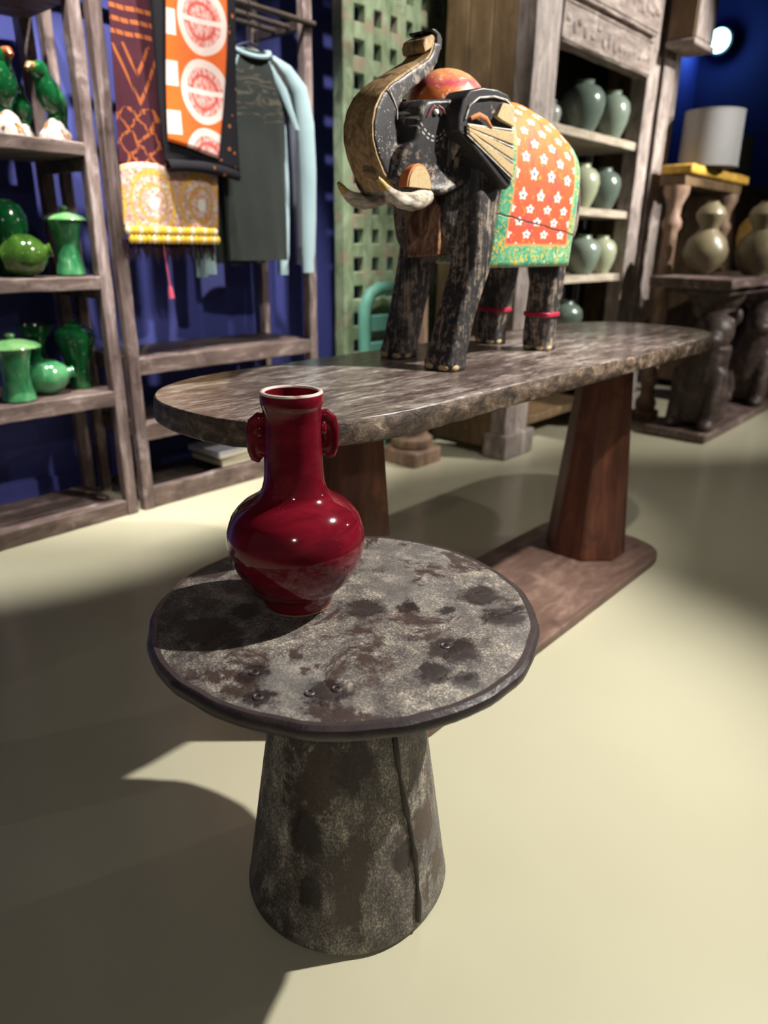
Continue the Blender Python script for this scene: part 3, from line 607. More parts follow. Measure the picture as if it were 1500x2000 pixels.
jar('bottle', 'globular green bottle lying on its side on the lower shelf', 'bottle', (1.185, 2.79, Z3+.066), [(r, z-.075) for r, z in sc(GLOBE, .175, .132)], GR2, G3, tilt=Rz(math.radians(-20)) @ Ry(math.radians(82)))
jar('vase', 'flared mouth green vase behind the lying globular bottle', 'vase', (1.225, 2.93, Z3), sc(FLARE, .245, .135), GR1, G3)
jar('lidded_jar', 'tall round shouldered deep green jar with lid, beside the right post', 'jar', (1.335, 2.83, Z3), sc(MEI, .262, .165), GR1, G3, [(.0429, .2384), (.045, .241), (.030, .250), (.012, .252)], [(.006, .251), (.014, .258), (.013, .268), (.003, .273)])

# ------------------------------------------------------------------ clothes rack
rk = thing('clothes_rack', 'weathered open wooden rack with low decks, hung with shawls and sweaters', 'rack', (1.97, 2.87, 0))
for x in (1.464, 2.447):
    board((x, 2.668, 0), (x+.052, 2.718, 2.4), POST, rk, 'post', .002, 24)
    board((x, 3.02, 0), (x+.045, 3.065, 2.4), POST, rk, 'post', .002, 24)
for (z, th_, y1) in ((.645, .070, 3.06), (.375, .075, 3.06)):
    nb = 3; wd = (y1-2.67)/nb
    for k in range(nb): board((1.50, 2.67+k*wd+.001, z-th_), (2.462, 2.67+(k+1)*wd-.001, z-.0008*k), SHELFX if k == 0 else DARKW, rk, 'deck_board', .0015, 14)
board((1.515, 2.672, 0), (2.448, 2.712, .092), SHELFX, rk, 'bottom_rail', .002, 14)
for k in range(3): board((1.515, 2.713+k*.115, .03), (2.448, 2.826+k*.115, .06), DARKW, rk, 'bottom_board', .001, 10)
for y in (2.775, 2.872): B().tube([(1.515, y, 1.975), (2.455, y, 1.975)], .011, 12).build('hanging_rail', DARKW, rk, 180)
B().tube([(1.515, 3.04, 2.06), (2.45, 3.04, 2.06)], .018, 12).build('back_rail', DARKW, rk, 180)
B().tube([(1.466, 2.655, 1.975), (2.497, 2.655, 1.975)], .0125, 12).build('front_rail', DARKW, rk, 180)
for x in (1.475, 2.455): board((x, 2.71, 1.955), (x+.03, 3.025, 1.995), DARKW, rk, 'side_rail', .001, 6)
# books on the bottom deck
for k, (x0, x1, z0, z1, colr, lab, a) in enumerate(((1.90, 2.25, .093, .118, rgb(206, 202, 176), 'cream covered book at the bottom of the stack under the rack', .02), (1.905, 2.24, .118, .137, rgb(188, 160, 84), 'yellow spined book in the middle of the stack under the rack', -.03), (1.88, 2.26, .137, .165, rgb(170, 172, 180), 'pale grey book on top of the stack under the rack', .05))):
    cx, cy = (x0+x1)/2, 2.83; t_ = thing('book', lab, 'book', (cx, cy, z0), 'books under the clothes rack')
    m = Matrix.Translation((cx, cy, 0)) @ Matrix.Rotation(a, 4, 'Z') @ Matrix.Translation((-cx, -cy, 0)); y0, y1 = 2.71, 2.95
    cv = plain('book_cover_%d' % k, colr, .5); pg = plain('book_pages', rgb(214, 208, 190), .8)
    B().box((x0, y0, z0+.0005), (x1, y1, z0+.003)).rot(m).build('cover', cv, t_, None); B().box((x0, y0, z1-.003), (x1, y1, z1-.0002)).rot(m).build('cover', cv, t_, None)
    B().box((x0, y0-.001, z0+.0005), (x0+.003, y1, z1-.0002)).rot(m).build('spine', cv, t_, None); B().box((x0+.003, y0+.005, z0+.003), (x1-.005, y1-.005, z1-.003)).rot(m).build('pages', pg, t_, None)
# maroon shawl with an embroidered border and fringe
t = NT('maroon_tie_dyed_cloth'); x, y, z = t.sep(t.obj); n = t.noise(t.obj, 18, 3); f = t.noise(t.obj, 200, 2)
xx, zz = x+.19, z                                          # metres from the left hem / from the lower edge
dotx = ((xx+zz*.3)*90).sin().abs()
l1 = ((zz-.795).abs() < .007).mx((zz-.757).abs() < .007).mx((zz-.718).abs() < .007)
vee = ((xx-.10).abs()*1.9); v1 = ((zz-.60-vee).abs() < .012)*(xx < .21)*(zz < .69); v2 = ((zz-.51-vee).abs() < .012)*(xx < .21)*(zz < .68)
lat = ((((xx+zz)*12+(n-.5)*1.2).fract()-.5).abs() < .075).mx((((xx-zz)*12+(n-.5)*1.2).fract()-.5).abs() < .075)*(zz < .49)*(n > .42)
motif = l1.mx(v1).mx(v2).mx(lat)*(dotx > .25)
c = t.mix(n, rgb(56, 24, 36), rgb(78, 36, 48)); c = t.mix(motif*.85, c, rgb(172, 96, 48)); MAROON = t.done(c, .9, f, .3, .001, spec=.2)
t = NT('white_yellow_embroidery'); x, y, z = t.sep(t.obj); n = t.noise(t.obj, 40, 4, .65); p = t.voro(t.obj, 105); pc = t.voro(t.obj, 105, out='Color'); cx_, cy_, cz_ = t.sep(pc)
q = ((x+.19)/.2125).fract()-.5; q = q*.2125; zc = z-.175; rad = (q*q+zc*zc*.75).sqrt()
c = t.mix(t.step(cx_, .45, .5), rgb(214, 196, 182), rgb(206, 160, 150)); c = t.mix((cy_ > .88)*.8, c, rgb(208, 158, 64)); c = t.mix((cz_ > .9)*.7, c, rgb(196, 96, 70)); c = t.mix((cx_ < .09)*.7, c, rgb(120, 140, 134))
c = t.mix(((rad-.092).abs() < .009)*.75, c, rgb(214, 164, 46)); c = t.mix(((rad-.055).abs() < .006)*.8, c, rgb(196, 150, 60)); c = t.mix((rad < .02), c, rgb(232, 226, 214))
EMB = t.done(c, .8, n+p, .5, .003, spec=.25)
YEL = plain('yellow_pompom_yarn', rgb(214, 172, 58), .95); CRM = plain('cream_pompom_yarn', rgb(222, 204, 164), .95)
t = NT('dark_fringe_yarn'); FRG = t.done(rgb(44, 20, 30), .95); PKY = plain('pink_tassel_yarn', rgb(206, 84, 110), .95)
SW = (1.69, 2.65, 1.05)
sw = thing('shawl', 'maroon shawl with orange dotted patterns and a white and yellow embroidered border', 'shawl', SW)
def fold(x, z, k=1): return .010*math.sin(x*38+1.5*math.sin(z*3))*k+.004*math.sin(x*91+z*5)*k
def sxl(i, j): z = 2.0-.66*j; x0, x1 = 1.522-.022*j-.02*j*j, 1.70+(.20*max(0, j-.35) if j > .35 else 0)+.09*j; return (x0+(x1-x0)*i, 2.630+fold(x0+(x1-x0)*i, z)*.6-.01*j, z)
B().grid(sxl, 30, 30).build('cloth', MAROON, sw, 180, solid=.004)
def sx2(i, j): z = 1.345-.215*j; x0, x1 = 1.481-.008*j, 1.910-.012*j; x = x0+(x1-x0)*i; return (x, 2.612+fold(x, z)*.6, z+.018*abs(math.sin(i*PI*2))*(1-j))
B().grid(sx2, 40, 12).build('embroidered_border', EMB, sw, 180, solid=.008)
for k in range(2):
    for i in range(22):
        x = 1.486+.41*(i+.5*k)/22; B().ball((x, 2.604+fold(x, 1.1)*.6, 1.126-.030*k), (.0125, .012, .017), 8, 6).build('pompom', YEL if (i+k) % 3 else CRM, sw, 180)
fr = B()
for i in range(150):
    x = 1.475+.415*i/150; y = 2.632+fold(x, 1.05)*.8+random.uniform(-.006, .006); l = random.uniform(.035, .085)*(1.2 if random.random() < .2 else 1)
    fr.tube([(x, y, 1.095), (x+random.uniform(-.006, .006), y, 1.095-l*.6), (x+random.uniform(-.012, .012), y, 1.095-l)], [.003, .0025, .001], 5)
o = fr.build('fringe', FRG, sw, 180); o['kind'] = 'stuff'
B().tube([(1.640, 2.622, 1.08), (1.644, 2.620, 1.00), (1.652, 2.620, .92)], [.0025, .0025, .003], 6).build('tassel_cord', PKY, sw, 180)
B().tube([(1.652, 2.620, .922), (1.653, 2.620, .905), (1.655, 2.620, .875)], [.006, .010, .012], 8).build('tassel', PKY, sw, 180)
# black shawl folded over the rail with an orange and white embroidered panel
t = NT('black_dotted_cloth'); x, y, z = t.sep(t.obj); p = t.voro(t.obj, 26); f = t.noise(t.obj, 200, 2)
c = t.mix((p < .20)*(x > .04), rgb(26, 25, 30), rgb(150, 88, 46)); BLK = t.done(c, .9, f, .3, .001, spec=.2)
t = NT('orange_white_medallions'); x, y, z = t.sep(t.obj); n = t.noise(t.obj, 70, 4, .7); st = t.noise(t.scale(t.obj, (60, 10, 30)), 1.5, 4, .7, 1)
zr = (z-.162)/.226; zf = (zr.fract()-.5)*.226; cx = x-.028; rad = (cx*cx+zf*zf).sqrt()
c = t.mix(n*.6, rgb(212, 92, 38), rgb(228, 120, 60)); inn = t.mix(t.step(st, .40, .56), rgb(204, 92, 80), rgb(212, 180, 174)); inn = t.mix(t.step(n, .60, .64)*.5, inn, rgb(206, 84, 42))
c = t.mix(rad < .104, c, inn); c = t.mix(((rad-.094).abs() < .013), c, rgb(222, 202, 194)); c = t.mix(((rad-.055).abs() < .006)*.8, c, rgb(196, 70, 60)); c = t.mix((zf.abs() < .008)*(rad < .09), c, rgb(222, 206, 200))
blk = ((z-.356)/.157).fract() < .5; c = t.mix(x < -.088, c, t.mix(blk, rgb(224, 206, 196), rgb(214, 104, 40)))
PANEL = t.done(c, .85, n+st, .4, .002, spec=.2)
BS = (1.80, 2.55, 1.34)
bs = thing('shawl', 'black shawl folded over the rail with an orange and white medallion panel', 'shawl', BS)
def bx(i, j): z = 2.02-.66*j+.02*math.sin(i*3)*j; x0, x1 = 1.640+.006*j, 2.005-.03*j; x = x0+(x1-x0)*i; return (x, 2.562+.008*math.sin(x*30+z*2)+.006*math.sin(z*9), z-.015*i*j)
bb = B().grid(bx, 30, 30)
bb.grid(lambda i, j: (1.645+.32*i, 2.560-.012-.02*math.sin(j*PI)+.02*j, 1.355+.012*math.sin(i*3)-.020*math.cos(j*PI)-.015*i), 20, 6)
bb.grid(lambda i, j: (1.65+.31*i, 2.585+.005*math.sin(i*20), 2.02-.62*j), 20, 12)
bb.build('cloth', BLK, bs, 180, solid=.005)
def pn(i, j): z = 2.05-.615*j; x0, x1 = 1.692-.036*j, 1.945-.07*j*j; x = x0+(x1-x0)*i; return (x, 2.547+.008*math.sin(x*30+z*2)+.006*math.sin(z*9), z-.04*i*j*j)
B().grid(pn, 24, 40).build('embroidered_panel', PANEL, bs, 180, solid=.006)
# sweaters on hangers
t = NT('light_blue_jersey'); n = t.noise(t.obj, 160, 3); b = t.noise(t.obj, 8, 3); LBLUE = t.done(t.mix(b, rgb(150, 178, 186), rgb(176, 202, 208)), .9, n, .2, .001, spec=.2, sheen=.2)
t = NT('charcoal_printed_jersey'); x, y, z = t.sep(t.obj); n = t.noise(t.obj, 160, 3); pr = t.noise(t.scale(t.obj, (6, 3, 22)), 1.4, 5, .6, 1.4)
msk = t.step(pr, .52, .58)*((z-.14).abs() < .11)*((x-.02).abs() < .12)
c = t.mix(msk*.5, t.mix(t.noise(t.obj, 6, 3), rgb(42, 47, 45), rgb(56, 60, 57)), rgb(120, 112, 98)); CHAR = t.done(c, .9, n, .2, .001, spec=.2, sheen=.1)
t = NT('grey_jersey'); n = t.noise(t.obj, 160, 3); GREY = t.done(t.mix(t.noise(t.obj, 8, 3), rgb(88, 92, 104), rgb(110, 114, 126)), .9, n, .2, .001, spec=.2)
STEELW = plain('hanger_wire', rgb(150, 150, 150), .3, metal=1); HGB = plain('dark_hanger_plastic', rgb(30, 34, 70), .4)
def sweater(label, x, y, ztop, wide, leng, bodym, sleevem, yaw, group, raglan=True, tw=.66):
    t_ = thing('sweater', label, 'sweater', (x, y, ztop-.3), group); o = Vector((x, y, 0)); ca, sa = math.cos(yaw), math.sin(yaw)
    def P(a, b, z): return (x+a*ca-b*sa, y+a*sa+b*ca, z)
    R = []; hw0 = wide/2
    for k, (f, zz, dpt) in enumerate(((.32, 0, .026), (.46, -.012, .034), (.66, -.035, .038), (.86, -.07, .040), (tw+.14, -.15, .040), (tw, -.30, .040), (tw, -.50, .038), (tw, -.70, .038), (tw-.01, -.86, .036), (tw-.02, -.94, .034), (tw-.02, -1.0, .034))):
        z = ztop+zz*leng if k > 3 else ztop+zz
        R.append([P(hw0*f*math.cos(q/28*2*PI), dpt*math.copysign(abs(math.sin(q/28*2*PI))**.8, math.sin(q/28*2*PI))+.006*math.sin(q*2.1+zz*7)*(k > 4), z) for q in range(28)])
    B().loft(R, caps=True).build('torso', bodym, t_, 180)
    for s in (-1, 1):
        pts = [P(s*hw0*.42, -.006, ztop-.022), P(s*hw0*.72, -.008, ztop-.055), P(s*hw0*.98, -.010, ztop-.115), P(s*hw0*1.10, -.014, ztop-.24), P(s*hw0*1.13, -.018, ztop-.42), P(s*hw0*1.12, -.02, ztop-.62), P(s*hw0*1.10, -.02, ztop-.76), P(s*hw0*1.09, -.02, ztop-.80), P(s*hw0*1.09, -.02, ztop-.855)]
        B().tube(pts, [.024, .034, .042, .042, .040, .036, .033, .028, .028], 14, .75).build('sleeve', sleevem, t_, 180)
        if raglan: B().loft([[P(s*hw0*(.25+.03*math.cos(q/8*2*PI)), -.026-.006*math.sin(q/8*2*PI), ztop-.01) for q in range(8)], [P(s*hw0*(.55+.10*math.cos(q/8*2*PI)), -.037-.006*math.sin(q/8*2*PI), ztop-.12) for q in range(8)], [P(s*hw0*(.86+.05*math.cos(q/8*2*PI)), -.036-.006*math.sin(q/8*2*PI), ztop-.27) for q in range(8)]]).build('raglan_panel', sleevem, t_, 180)
    nk = [P(.085*math.cos(q/20*2*PI), .034*math.sin(q/20*2*PI)-.012, ztop+.004-.030*max(0, -math.sin(q/20*2*PI))) for q in range(21)]
    B().tube(nk, .009, 8).build('neckband', sleevem, t_, 180)
    rz = 1.975
    B().tube([P(-hw0*.7, 0, ztop-.03), P(-.03, 0, ztop+.02), P(0, 0, ztop+.03), P(.03, 0, ztop+.02), P(hw0*.7, 0, ztop-.03)], .006, 8).build('hanger', HGB, t_, 180)
    hk = [P(0, 0, ztop+.03), P(0, 0, rz-.035)]+[P(0, .019*math.sin(q*PI/8), rz+.019*-math.cos(q*PI/8)) for q in range(1, 13)]
    B().tube(hk, .0025, 6).build('hanger_hook', STEELW, t_, 180)
    return t_
sweater('charcoal sweater with light blue sleeves on a hanger, right of the black shawl', 2.135, 2.655, 1.815, .46, .80, CHAR, LBLUE, math.radians(-8.5), 'sweaters on the rack')
sweater('light blue sleeved sweater hanging directly behind the charcoal sweater', 2.13, 2.775, 1.80, .42, .80, CHAR, LBLUE, 0, 'sweaters on the rack', False)
sweater('slate grey sweater hanging last, against the right rack post', 2.36, 2.872, 1.84, .36, .66, GREY, GREY, 0, 'sweaters on the rack', False)

# ------------------------------------------------------------------ perforated green screen
t = NT('chipped_green_screen_paint'); v = t.scale(t.obj, (8, 8, 4)); g = t.noise(v, 1.6, 7, .68, .6); b = t.noise(t.obj, 7, 5, .6)
c = t.ramp(g, [(.36, rgb(112, 132, 100)), (.5, rgb(146, 164, 130)), (.62, rgb(170, 188, 156))]); c = t.mix(t.step(b, .52, .62)*.75, c, rgb(168, 146, 126)); c = t.mix(t.step(t.noise(t.obj, 5, 4), .56, .64)*.5, c, rgb(96, 84, 66))
JALI = t.done(c, .65, g, .5, .004)
JN = 2.70
js = thing('lattice_screen', 'tall pierced wooden screen with chipped pale green paint behind the elephant', 'screen', (3.2, JN, 0))
x0, z0 = 2.72, .06
board((x0, JN, 0), (x0+.075, JN+.075, 2.75), JALI, js, 'stile', .002, 26); board((x0+1.02, JN, 0), (x0+1.10, JN+.075, 2.75), JALI, js, 'stile', .002, 26)
board((x0+.07, JN+.005, 0), (x0+1.025, JN+.07, .12), JALI, js, 'rail', .002, 10); board((x0+.07, JN+.005, 2.66), (x0+1.025, JN+.07, 2.75), JALI, js, 'rail', .002, 10)
for k in range(1, 8): board((x0+.068+k*.1185-.031, JN+.008, .11), (x0+.068+k*.1185+.033, JN+.062, 2.67), JALI, js, 'lattice_bar', .001, 16, .005)
for k in range(18): board((x0+.065, JN+.011, .186+k*.1385), (x0+1.03, JN+.059, .186+k*.1385+.074), JALI, js, 'lattice_bar', .001, 10, .005)
# ------------------------------------------------------------------ carved doorway cabinet with celadon jars
PALEW = wood('bleached_carved_wood', rgb(150, 138, 132), rgb(104, 92, 86), rgb(196, 184, 178), (16, 16, 4), .7, .6, .7)
PALEX = wood('bleached_carved_lintel', rgb(142, 128, 120), rgb(92, 80, 74), rgb(190, 178, 170), (5, 22, 22), .7, .6, .8)
SIDEW = wood('brown_side_plank', rgb(112, 90, 62), rgb(86, 66, 44), rgb(132, 112, 82), (10, 10, 3), .6, .3, .3)
CREAMB = wood('cream_painted_shelf_plank', rgb(176, 164, 146), rgb(140, 128, 112), rgb(204, 194, 178), (4, 18, 18), .6, .3, .3)
BLACKW = wood('black_back_plank', rgb(20, 18, 17), rgb(12, 11, 10), rgb(32, 28, 26), (12, 12, 3), .8, .2, .2)
CN = 1.98
cb = thing('carved_cabinet', 'bleached carved doorway cabinet with shelves of celadon jars', 'cabinet', (4.08, 2.2, 0))
for (a, b_, y0, zz) in ((3.205, 3.33, CN, 2.72), (3.338, 3.46, CN+.018, 2.72)): board((a, y0, .10), (b_, y0+.10, zz), PALEW, cb, 'jamb', .002, 26)
for (a, b_, y0) in ((4.468, 4.62, CN+.018), (4.645, 4.80, CN), (4.815, 4.95, CN+.03)): board((a, y0, .10), (b_, y0+.10, 2.72), PALEW, cb, 'jamb', .002, 26)
for (a, b_) in ((3.19, 3.48), (4.45, 4.96)): board((a, CN-.02, 0), (b_, CN+.13, .14), PALEW, cb, 'plinth_block', .003, 6, .008)
board((3.462, CN+.010, 1.99), (4.466, CN+.10, 2.175), PALEX, cb, 'lintel', .003, 12); board((3.462, CN-.012, 2.183), (4.466, CN+.10, 2.42), PALEX, cb, 'lintel', .003, 12); board((3.462, CN+.004, 2.43), (4.466, CN+.10, 2.72), PALEX, cb, 'lintel', .003, 12)
for k in range(16):                                             # worn leaf carving along the lintel boards
    for zc, q in ((2.083, .024), (2.30, .030)):
        cx = 3.51+k*.062+random.uniform(-.012, .012); B().ball((cx, CN+(.010 if q < .026 else -.012), zc+random.uniform(-.028, .028)), (q*random.uniform(.7, 1.3), .005, q*random.uniform(.6, 1.5)), 8, 5).build('lintel_carving', PALEX, cb, 180)
for z0, y0 in ((2.0, CN+.004), (2.155, CN+.004), (2.20, CN-.018), (2.395, CN-.018)): board((3.464, y0, z0), (4.464, y0+.02, z0+.014), PALEX, cb, 'lintel_moulding', .001, 14, .004)
for x in (3.268, 4.722):                                        # beads down the jambs
    for k in range(40): B().ball((x, CN+.006, .22+k*.062), (.013, .007, .024), 8, 5).build('bead', PALEW, cb, 180)
for k in range(3): board((3.21, CN+.102+k*.135, .05), (3.25, CN+.235+k*.135, 2.72), SIDEW, cb, 'side_plank', .001, 14)
for k in range(3): board((4.91, CN+.132+k*.125, .05), (4.945, CN+.255+k*.125, 2.72), SIDEW, cb, 'side_plank', .001, 14)
for k in range(7): board((3.25+k*.237, CN+.485, .05), (3.25+k*.237+.235, CN+.505, 2.72), BLACKW, cb, 'back_plank', .001, 6)
for z in (1.665, 1.293, .936, .56): board((3.40, CN+.04, z-.045), (4.56, CN+.48, z), CREAMB, cb, 'shelf_board', .0015, 16)
board((3.4, CN+.03, .14), (4.56, CN+.48, .19), SIDEW, cb, 'shelf_board', .0015, 10)
B().ball((4.464, CN+.16, 1.48), .020, 14, 8).build('knob', plain('pale_knob', rgb(190, 180, 186), .4), cb, 180)
# projecting bracket over the right jamb
b0 = B().box((4.585, 1.81, 2.185), (4.86, CN-.013, 2.72)); b0.build('bracket', SIDEW, cb, None, bevel=.012)
B().box((4.572, 1.795, 2.15), (4.873, CN-.013, 2.185)).build('bracket_foot', PALEW, cb, None, bevel=.01)
B().box((4.592, 1.803, 2.19), (4.853, 1.812, 2.70)).build('bracket_face', PALEW, cb, None, bevel=.004)
t = NT('celadon_glaze'); n = t.noise(t.scale(t.obj, (5, 5, 9)), 1.5, 4, .6); CEL = t.done(t.mix(n, rgb(102, 118, 106), rgb(134, 146, 130)), .22, n, .05, .002, spec=.5, coat=.3)
t = NT('grey_green_glaze'); n = t.noise(t.scale(t.obj, (5, 5, 9)), 1.5, 4, .6); CEL2 = t.done(t.mix(n, rgb(76, 90, 82), rgb(106, 120, 109)), .22, n, .05, .002, spec=.5, coat=.3)
t = NT('cream_green_glaze'); n = t.noise(t.scale(t.obj, (5, 5, 9)), 1.5, 4, .6); CEL3 = t.done(t.mix(n, rgb(140, 148, 120), rgb(176, 180, 152)), .25, n, .05, .002, spec=.5, coat=.3)
OVO = [(.27, 0), (.29, .02), (.36, .14), (.46, .36), (.50, .58), (.47, .74), (.36, .86), (.22, .92), (.20, .97), (.22, 1.0)]
GC = 'celadon jars in the carved cabinet'
for (lab, x, y, z, h, d, m) in (('large grey green jar on the top cabinet shelf, partly behind the paler jar', 3.955, 2.115, 1.666, .25, .235, CEL2), ('pale celadon jar at the right end of the top cabinet shelf', 4.265, 2.095, 1.666, .24, .20, CEL),
        ('cream green jar on the second cabinet shelf, behind the saddle cloth edge', 4.00, 2.10, 1.294, .225, .20, CEL3), ('grey green jar at the right end of the second cabinet shelf', 4.275, 2.10, 1.294, .225, .20, CEL2),
        ('celadon jar on the third cabinet shelf, beside the elephant rump', 4.10, 2.10, .937, .215, .21, CEL), ('pale cream green jar at the right end of the third cabinet shelf', 4.345, 2.10, .937, .215, .18, CEL3),
        ('dark green jar on the lowest visible cabinet shelf', 4.10, 2.17, .561, .22, .21, CEL2)):
    jar('celadon_jar', lab, 'jar', (x, y, z), sc(OVO, h, d), m, GC)
t = thing('jar', 'small whitish lidded jar at the left end of the top cabinet shelf', 'jar', (3.70, 2.16, 1.666))
WJ = plain('whitish_glaze', rgb(150, 152, 146), .3)
B().lathe(sc(OVO, .12, .11), (3.70, 2.16, 1.666), 28).build('body', WJ, t, 60); B().lathe([(.026, .119), (.03, .123), (.018, .135), (.009, .140), (.012, .152), (.003, .158)], (3.70, 2.16, 1.666), 20).build('lid', WJ, t, 60)

# ------------------------------------------------------------------ turned pedestal and teal chair between the long table and the screen
TURN = wood('turned_pale_brown_wood', rgb(146, 118, 98), rgb(104, 80, 66), rgb(186, 164, 146), (12, 12, 5), .6, .5, .4)
def turned(name, label, x, y, h, r, mat, group=None):
    t_ = thing(name, label, 'pedestal', (x, y, 0), group)
    B().loft([sq(x, y, r*1.25, r*1.25, 0, 8), sq(x, y, r*1.25, r*1.25, .07, 8), sq(x, y, r*1.15, r*1.15, .08, 8)]).build('plinth', mat, t_, 40, bevel=.004)
    B().lathe([(r*1.0, .08), (r*1.12, .10), (r*1.12, .13), (r*.86, .15), (r*.84, .17), (r*1.04, .19), (r*1.04, .225), (r*.80, .245), (r*.70, .28), (r*.78, .34), (r*.66, h*.5), (r*.58, h*.78), (r*.72, h-.13), (r*.72, h-.11), (r*.62, h-.10), (r*.9, h-.06), (r*.9, h-.05)], (x, y, 0), 32).build('shaft', mat, t_, 40)
    B().loft([sq(x, y, r*1.05, r*1.05, h-.05, 8), sq(x, y, r*1.25, r*1.25, h-.03, 8), sq(x, y, r*1.25, r*1.25, h, 8)]).build('cap', mat, t_, 40, bevel=.003)
    return t_
turned('turned_pedestal', 'short turned wooden pedestal standing on the floor behind the long table', 2.86, 2.34, 1.30, .098, TURN)
t = NT('worn_teal_paint'); n = t.noise(t.obj, 18, 6, .65); TEAL = t.done(t.mix(t.step(n, .58, .66)*.6, t.mix(n, rgb(98, 172, 154), rgb(128, 192, 174)), rgb(166, 160, 140)), .5, n, .2, .002)
ch = thing('chair', 'teal painted wooden chair with a rounded back, behind the turned pedestal', 'chair', (3.02, 2.55, 0))
for (x, y) in ((2.80, 2.50), (3.15, 2.50)): B().tube([(x, y, 0), (x, y, .22), (x, y, .445)], [.019, .022, .024], 10).build('leg', TEAL, ch, 40)
for x in (2.80, 3.15):
    s_ = 1 if x < 2.9 else -1
    B().tube([(x, 2.625, 0), (x, 2.625, .25), (x, 2.625, .48), (x, 2.635, .68), (x+.012*s_, 2.640, .78), (x+.05*s_, 2.642, .84), (x+.11*s_, 2.643, .865), (2.975, 2.643, .868)], .034, 12).build('back_post', TEAL, ch, 180)
B().box((2.78, 2.48, .445), (3.17, 2.655, .475)).build('seat', TEAL, ch, None, bevel=.008)
for z in (.70, .56): board((2.82, 2.620, z-.05), (3.13, 2.652, z+.035), TEAL, ch, 'back_slat', .001, 6, .004)
board((2.81, 2.49, .20), (3.14, 2.51, .235), TEAL, ch, 'stretcher', .001, 6, .003)

# ------------------------------------------------------------------ console with double gourds, right
CONS = wood('dark_carved_console_wood', rgb(78, 64, 58), rgb(44, 36, 33), rgb(120, 104, 98), (8, 14, 14), .5, .5, .4)
CONT = wood('dusty_console_top', rgb(110, 92, 86), rgb(70, 58, 54), rgb(160, 142, 138), (4, 16, 16), .5, .5, .3)
cs_ = thing('console_table', 'dark carved console table on animal shaped pedestals, carrying the double gourd vases', 'table', (4.95, 1.46, 0))
board((4.12, 1.235, .885), (6.0, 1.69, .945), CONT, cs_, 'tabletop', .003, 24, .01)
board((4.26, 1.28, .845), (5.9, 1.65, .886), CONS, cs_, 'apron', .002, 20, .006)
B().box((4.32, 1.30, .0), (6.0, 1.68, .055)).build('plinth', CONT, cs_, None, bevel=.01)
for px in (4.62, 5.62):                                         # crouching animal pedestals: haunches, chest, head with muzzle and ears, forelegs, block above
    ped = B()
    ped.tube([(px+.14, 1.50, .06), (px+.13, 1.50, .20), (px+.08, 1.50, .36), (px, 1.49, .50)], [.15, .165, .15, .12], 16)
    ped.tube([(px-.06, 1.47, .08), (px-.06, 1.46, .25), (px-.05, 1.45, .42), (px-.06, 1.43, .56)], [.10, .115, .13, .12], 16)
    ped.ball((px-.09, 1.42, .63), (.125, .115, .115), 18, 12); ped.ball((px-.19, 1.40, .59), (.075, .07, .055), 14, 8)
    for k in (-1, 1):
        ped.tube([(px-.08, 1.46+k*.10, .40), (px-.14, 1.45+k*.10, .22), (px-.15, 1.45+k*.10, .06)], [.060, .050, .055], 12)
        ped.ball((px-.18, 1.45+k*.10, .085), (.07, .05, .035), 12, 7); ped.ball((px-.03, 1.42+k*.10, .72), (.04, .03, .05), 10, 6)
    ped.build('animal_pedestal', CONS, cs_, 180, remesh=.011, relax=2)
    B().lathe([(.09, .70), (.12, .73), (.12, .76), (.15, .80), (.17, .845)], (px, 1.47, 0), 24).build('pedestal_cap', CONS, cs_, 40)
t = NT('olive_brown_glaze'); n = t.noise(t.obj, 9, 4); GOU = t.done(t.mix(n, rgb(100, 92, 70), rgb(130, 120, 94)), .35, n, .05, .002, spec=.5)
GOURD = [(.22, 0), (.24, .02), (.38, .10), (.49, .24), (.50, .33), (.42, .48), (.26, .58), (.20, .62), (.22, .67), (.31, .76), (.33, .83), (.27, .91), (.16, .96), (.12, .985), (.13, 1.0)]
for lab, x, y, m in (('olive double gourd vase nearest the carved cabinet on the console', 4.61, 1.570, GOU), ('olive double gourd vase in the middle of the row on the console', 4.76, 1.325, GOU), ('olive double gourd vase at the far end of the console', 5.50, 1.40, GOU)):
    jar('gourd_vase', lab, 'vase', (x, y, .9455), sc(GOURD, .40, .25), m, 'double gourd vases on the console')
YG = plain('yellow_glaze', rgb(222, 186, 92), .3, coat=.3)
jar('ginger_jar', 'yellow glazed round jar behind the gourd vases on the console', 'jar', (5.14, 1.44, .9455), sc(OVO, .37, .26), YG, None)
# high narrow stand with yellow edge, drum lamp shades on it
sd = thing('high_stand', 'tall narrow stand on turned columns with a yellow painted top edge', 'stand', (5.05, 1.83, 0))
for x in (4.70, 5.62):
    B().loft([sq(x, 1.83, .075, .075, 0, 8), sq(x, 1.83, .075, .075, .06, 8), sq(x, 1.83, .065, .065, .07, 8)]).build('plinth', TURN, sd, 40, bevel=.004)
    B().lathe([(.055, .07), (.066, .09), (.066, .13), (.045, .16), (.042, .22), (.060, .26), (.046, .30), (.050, .6), (.044, 1.0), (.040, 1.18), (.058, 1.21), (.058, 1.24), (.040, 1.27), (.044, 1.33), (.075, 1.40), (.075, 1.44)], (x, 1.83, 0), 28).build('column', TURN, sd, 40)
board((4.66, 1.765, 1.44), (5.70, 1.93, 1.50), SIDEW, sd, 'beam', .002, 14, .006)
YW = wood('worn_yellow_paint', rgb(214, 170, 70), rgb(176, 128, 48), rgb(228, 194, 104), (6, 20, 20), .6, .4, .3)
board((4.66, 1.735, 1.50), (5.74, 1.93, 1.56), YW, sd, 'yellow_top', .003, 20, .012)
SHADE = plain('grey_linen_shade', rgb(150, 150, 150), .9); SHADE2 = plain('dark_grey_linen_shade', rgb(104, 108, 108), .9); BR = plain('brass', rgb(170, 130, 70), .3, metal=1)
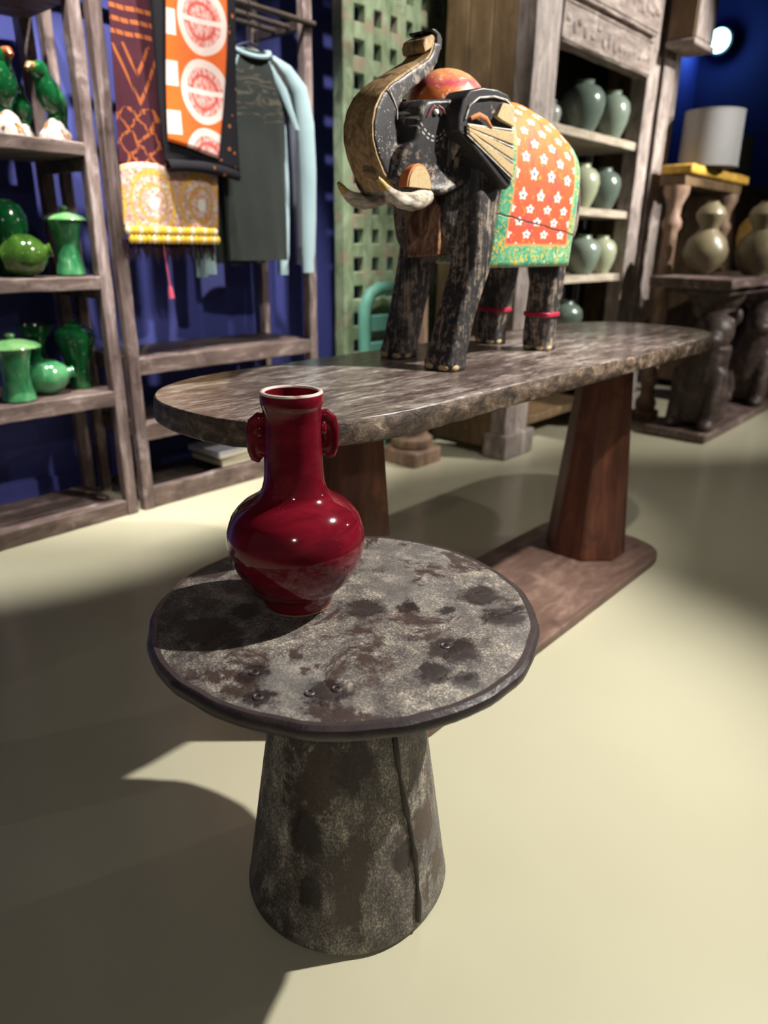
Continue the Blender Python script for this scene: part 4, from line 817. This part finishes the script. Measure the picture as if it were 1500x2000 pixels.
for lab, x, y, z, r0_, r1_, h, m in (('large pale grey drum lamp shade standing on the yellow topped stand', 5.03, 1.79, 1.561, .178, .172, .31, SHADE),):
    t_ = thing('lamp_shade', lab, 'lamp', (x, y, z), 'drum lamp shades')
    B().lathe([(r0_, .002), (r1_, h), (r1_-.004, h), (r0_-.004, .002)], (x, y, z), 48, caps=False).build('shade', m, t_, 60)
    B().lathe([(r0_-.004, .0), (r0_+.002, 0), (r0_+.002, .008), (r0_-.004, .008)], (x, y, z), 48).build('lower_rim', m, t_, 40); B().lathe([(r1_-.004, h-.006), (r1_+.002, h-.006), (r1_+.002, h+.002), (r1_-.004, h+.002)], (x, y, z), 48, caps=False).build('upper_rim', m, t_, 40)
    B().tube([(x-r0_+.004, y, z+.03), (x+r0_-.004, y, z+.03)], .003, 6).build('spider_bar', BR, t_, 40)
# side cabinet behind with a second shade, brown box below
sb = thing('sideboard', 'brown wooden cabinet at the right edge behind the console', 'cabinet', (6.35, 2.2, 0))
B().box((6.0, 1.95, .06), (7.2, 2.45, 1.50)).build('carcass', SIDEW, sb, None, bevel=.01); B().box((5.97, 1.92, 1.50), (7.23, 2.48, 1.55)).build('top', SIDEW, sb, None, bevel=.01)
for k in range(2):
    d_ = B().box((6.04+k*.57, 1.93, .15), (6.58+k*.57, 1.952, 1.44)).build('door', SIDEW, sb, None, bevel=.006); B().ball((6.52+k*.12, 1.92, .8), .018, 10, 6).build('handle', BR, d_, 180)
for x in (6.05, 7.12):
    for y in (1.99, 2.38): B().box((x, y, 0), (x+.05, y+.05, .07)).build('foot', SIDEW, sb, None, bevel=.004)
t_ = thing('lamp_shade', 'darker grey drum lamp shade at the right edge on the brown cabinet', 'lamp', (6.3, 2.12, 1.551), 'drum lamp shades')
B().lathe([(.20, .002), (.19, .33), (.186, .33), (.196, .002)], (6.3, 2.12, 1.551), 48, caps=False).build('shade', SHADE2, t_, 60)
B().lathe([(.196, 0), (.202, 0), (.202, .008), (.196, .008)], (6.3, 2.12, 1.551), 48).build('lower_rim', SHADE2, t_, 40)
# blue-white spot lamp on the far wall
lp = thing('wall_lamp', 'glowing blue white lamp high on the dark blue back wall', 'lamp', (8.1, 3.0, 2.9))
t = NT('cyan_lamp_glow'); t.b.inputs['Emission Color'].default_value = (.35, .85, 1, 1); t.b.inputs['Emission Strength'].default_value = 9; GLOW = t.done(rgb(220, 240, 250), .4)

t_lens = B().ball((8.0, 2.92, 2.93), (.045, .10, .10), 20, 12).build('lens', GLOW, lp, 180)
B().tube([(8.19, 2.92, 2.93), (8.10, 2.92, 2.93), (8.02, 2.92, 2.93)], [.05, .10, .115], 20).build('housing', plain('black_lamp_housing', rgb(24, 24, 26), .5), lp, 40)
d = bpy.data.lights.new('wall_lamp_light', 'POINT'); o = bpy.data.objects.new('wall_lamp_light', d); COL.objects.link(o); o.location = (7.85, 2.90, 2.90); d.energy = 6; d.color = (.15, .4, 1); d.shadow_soft_size = .06
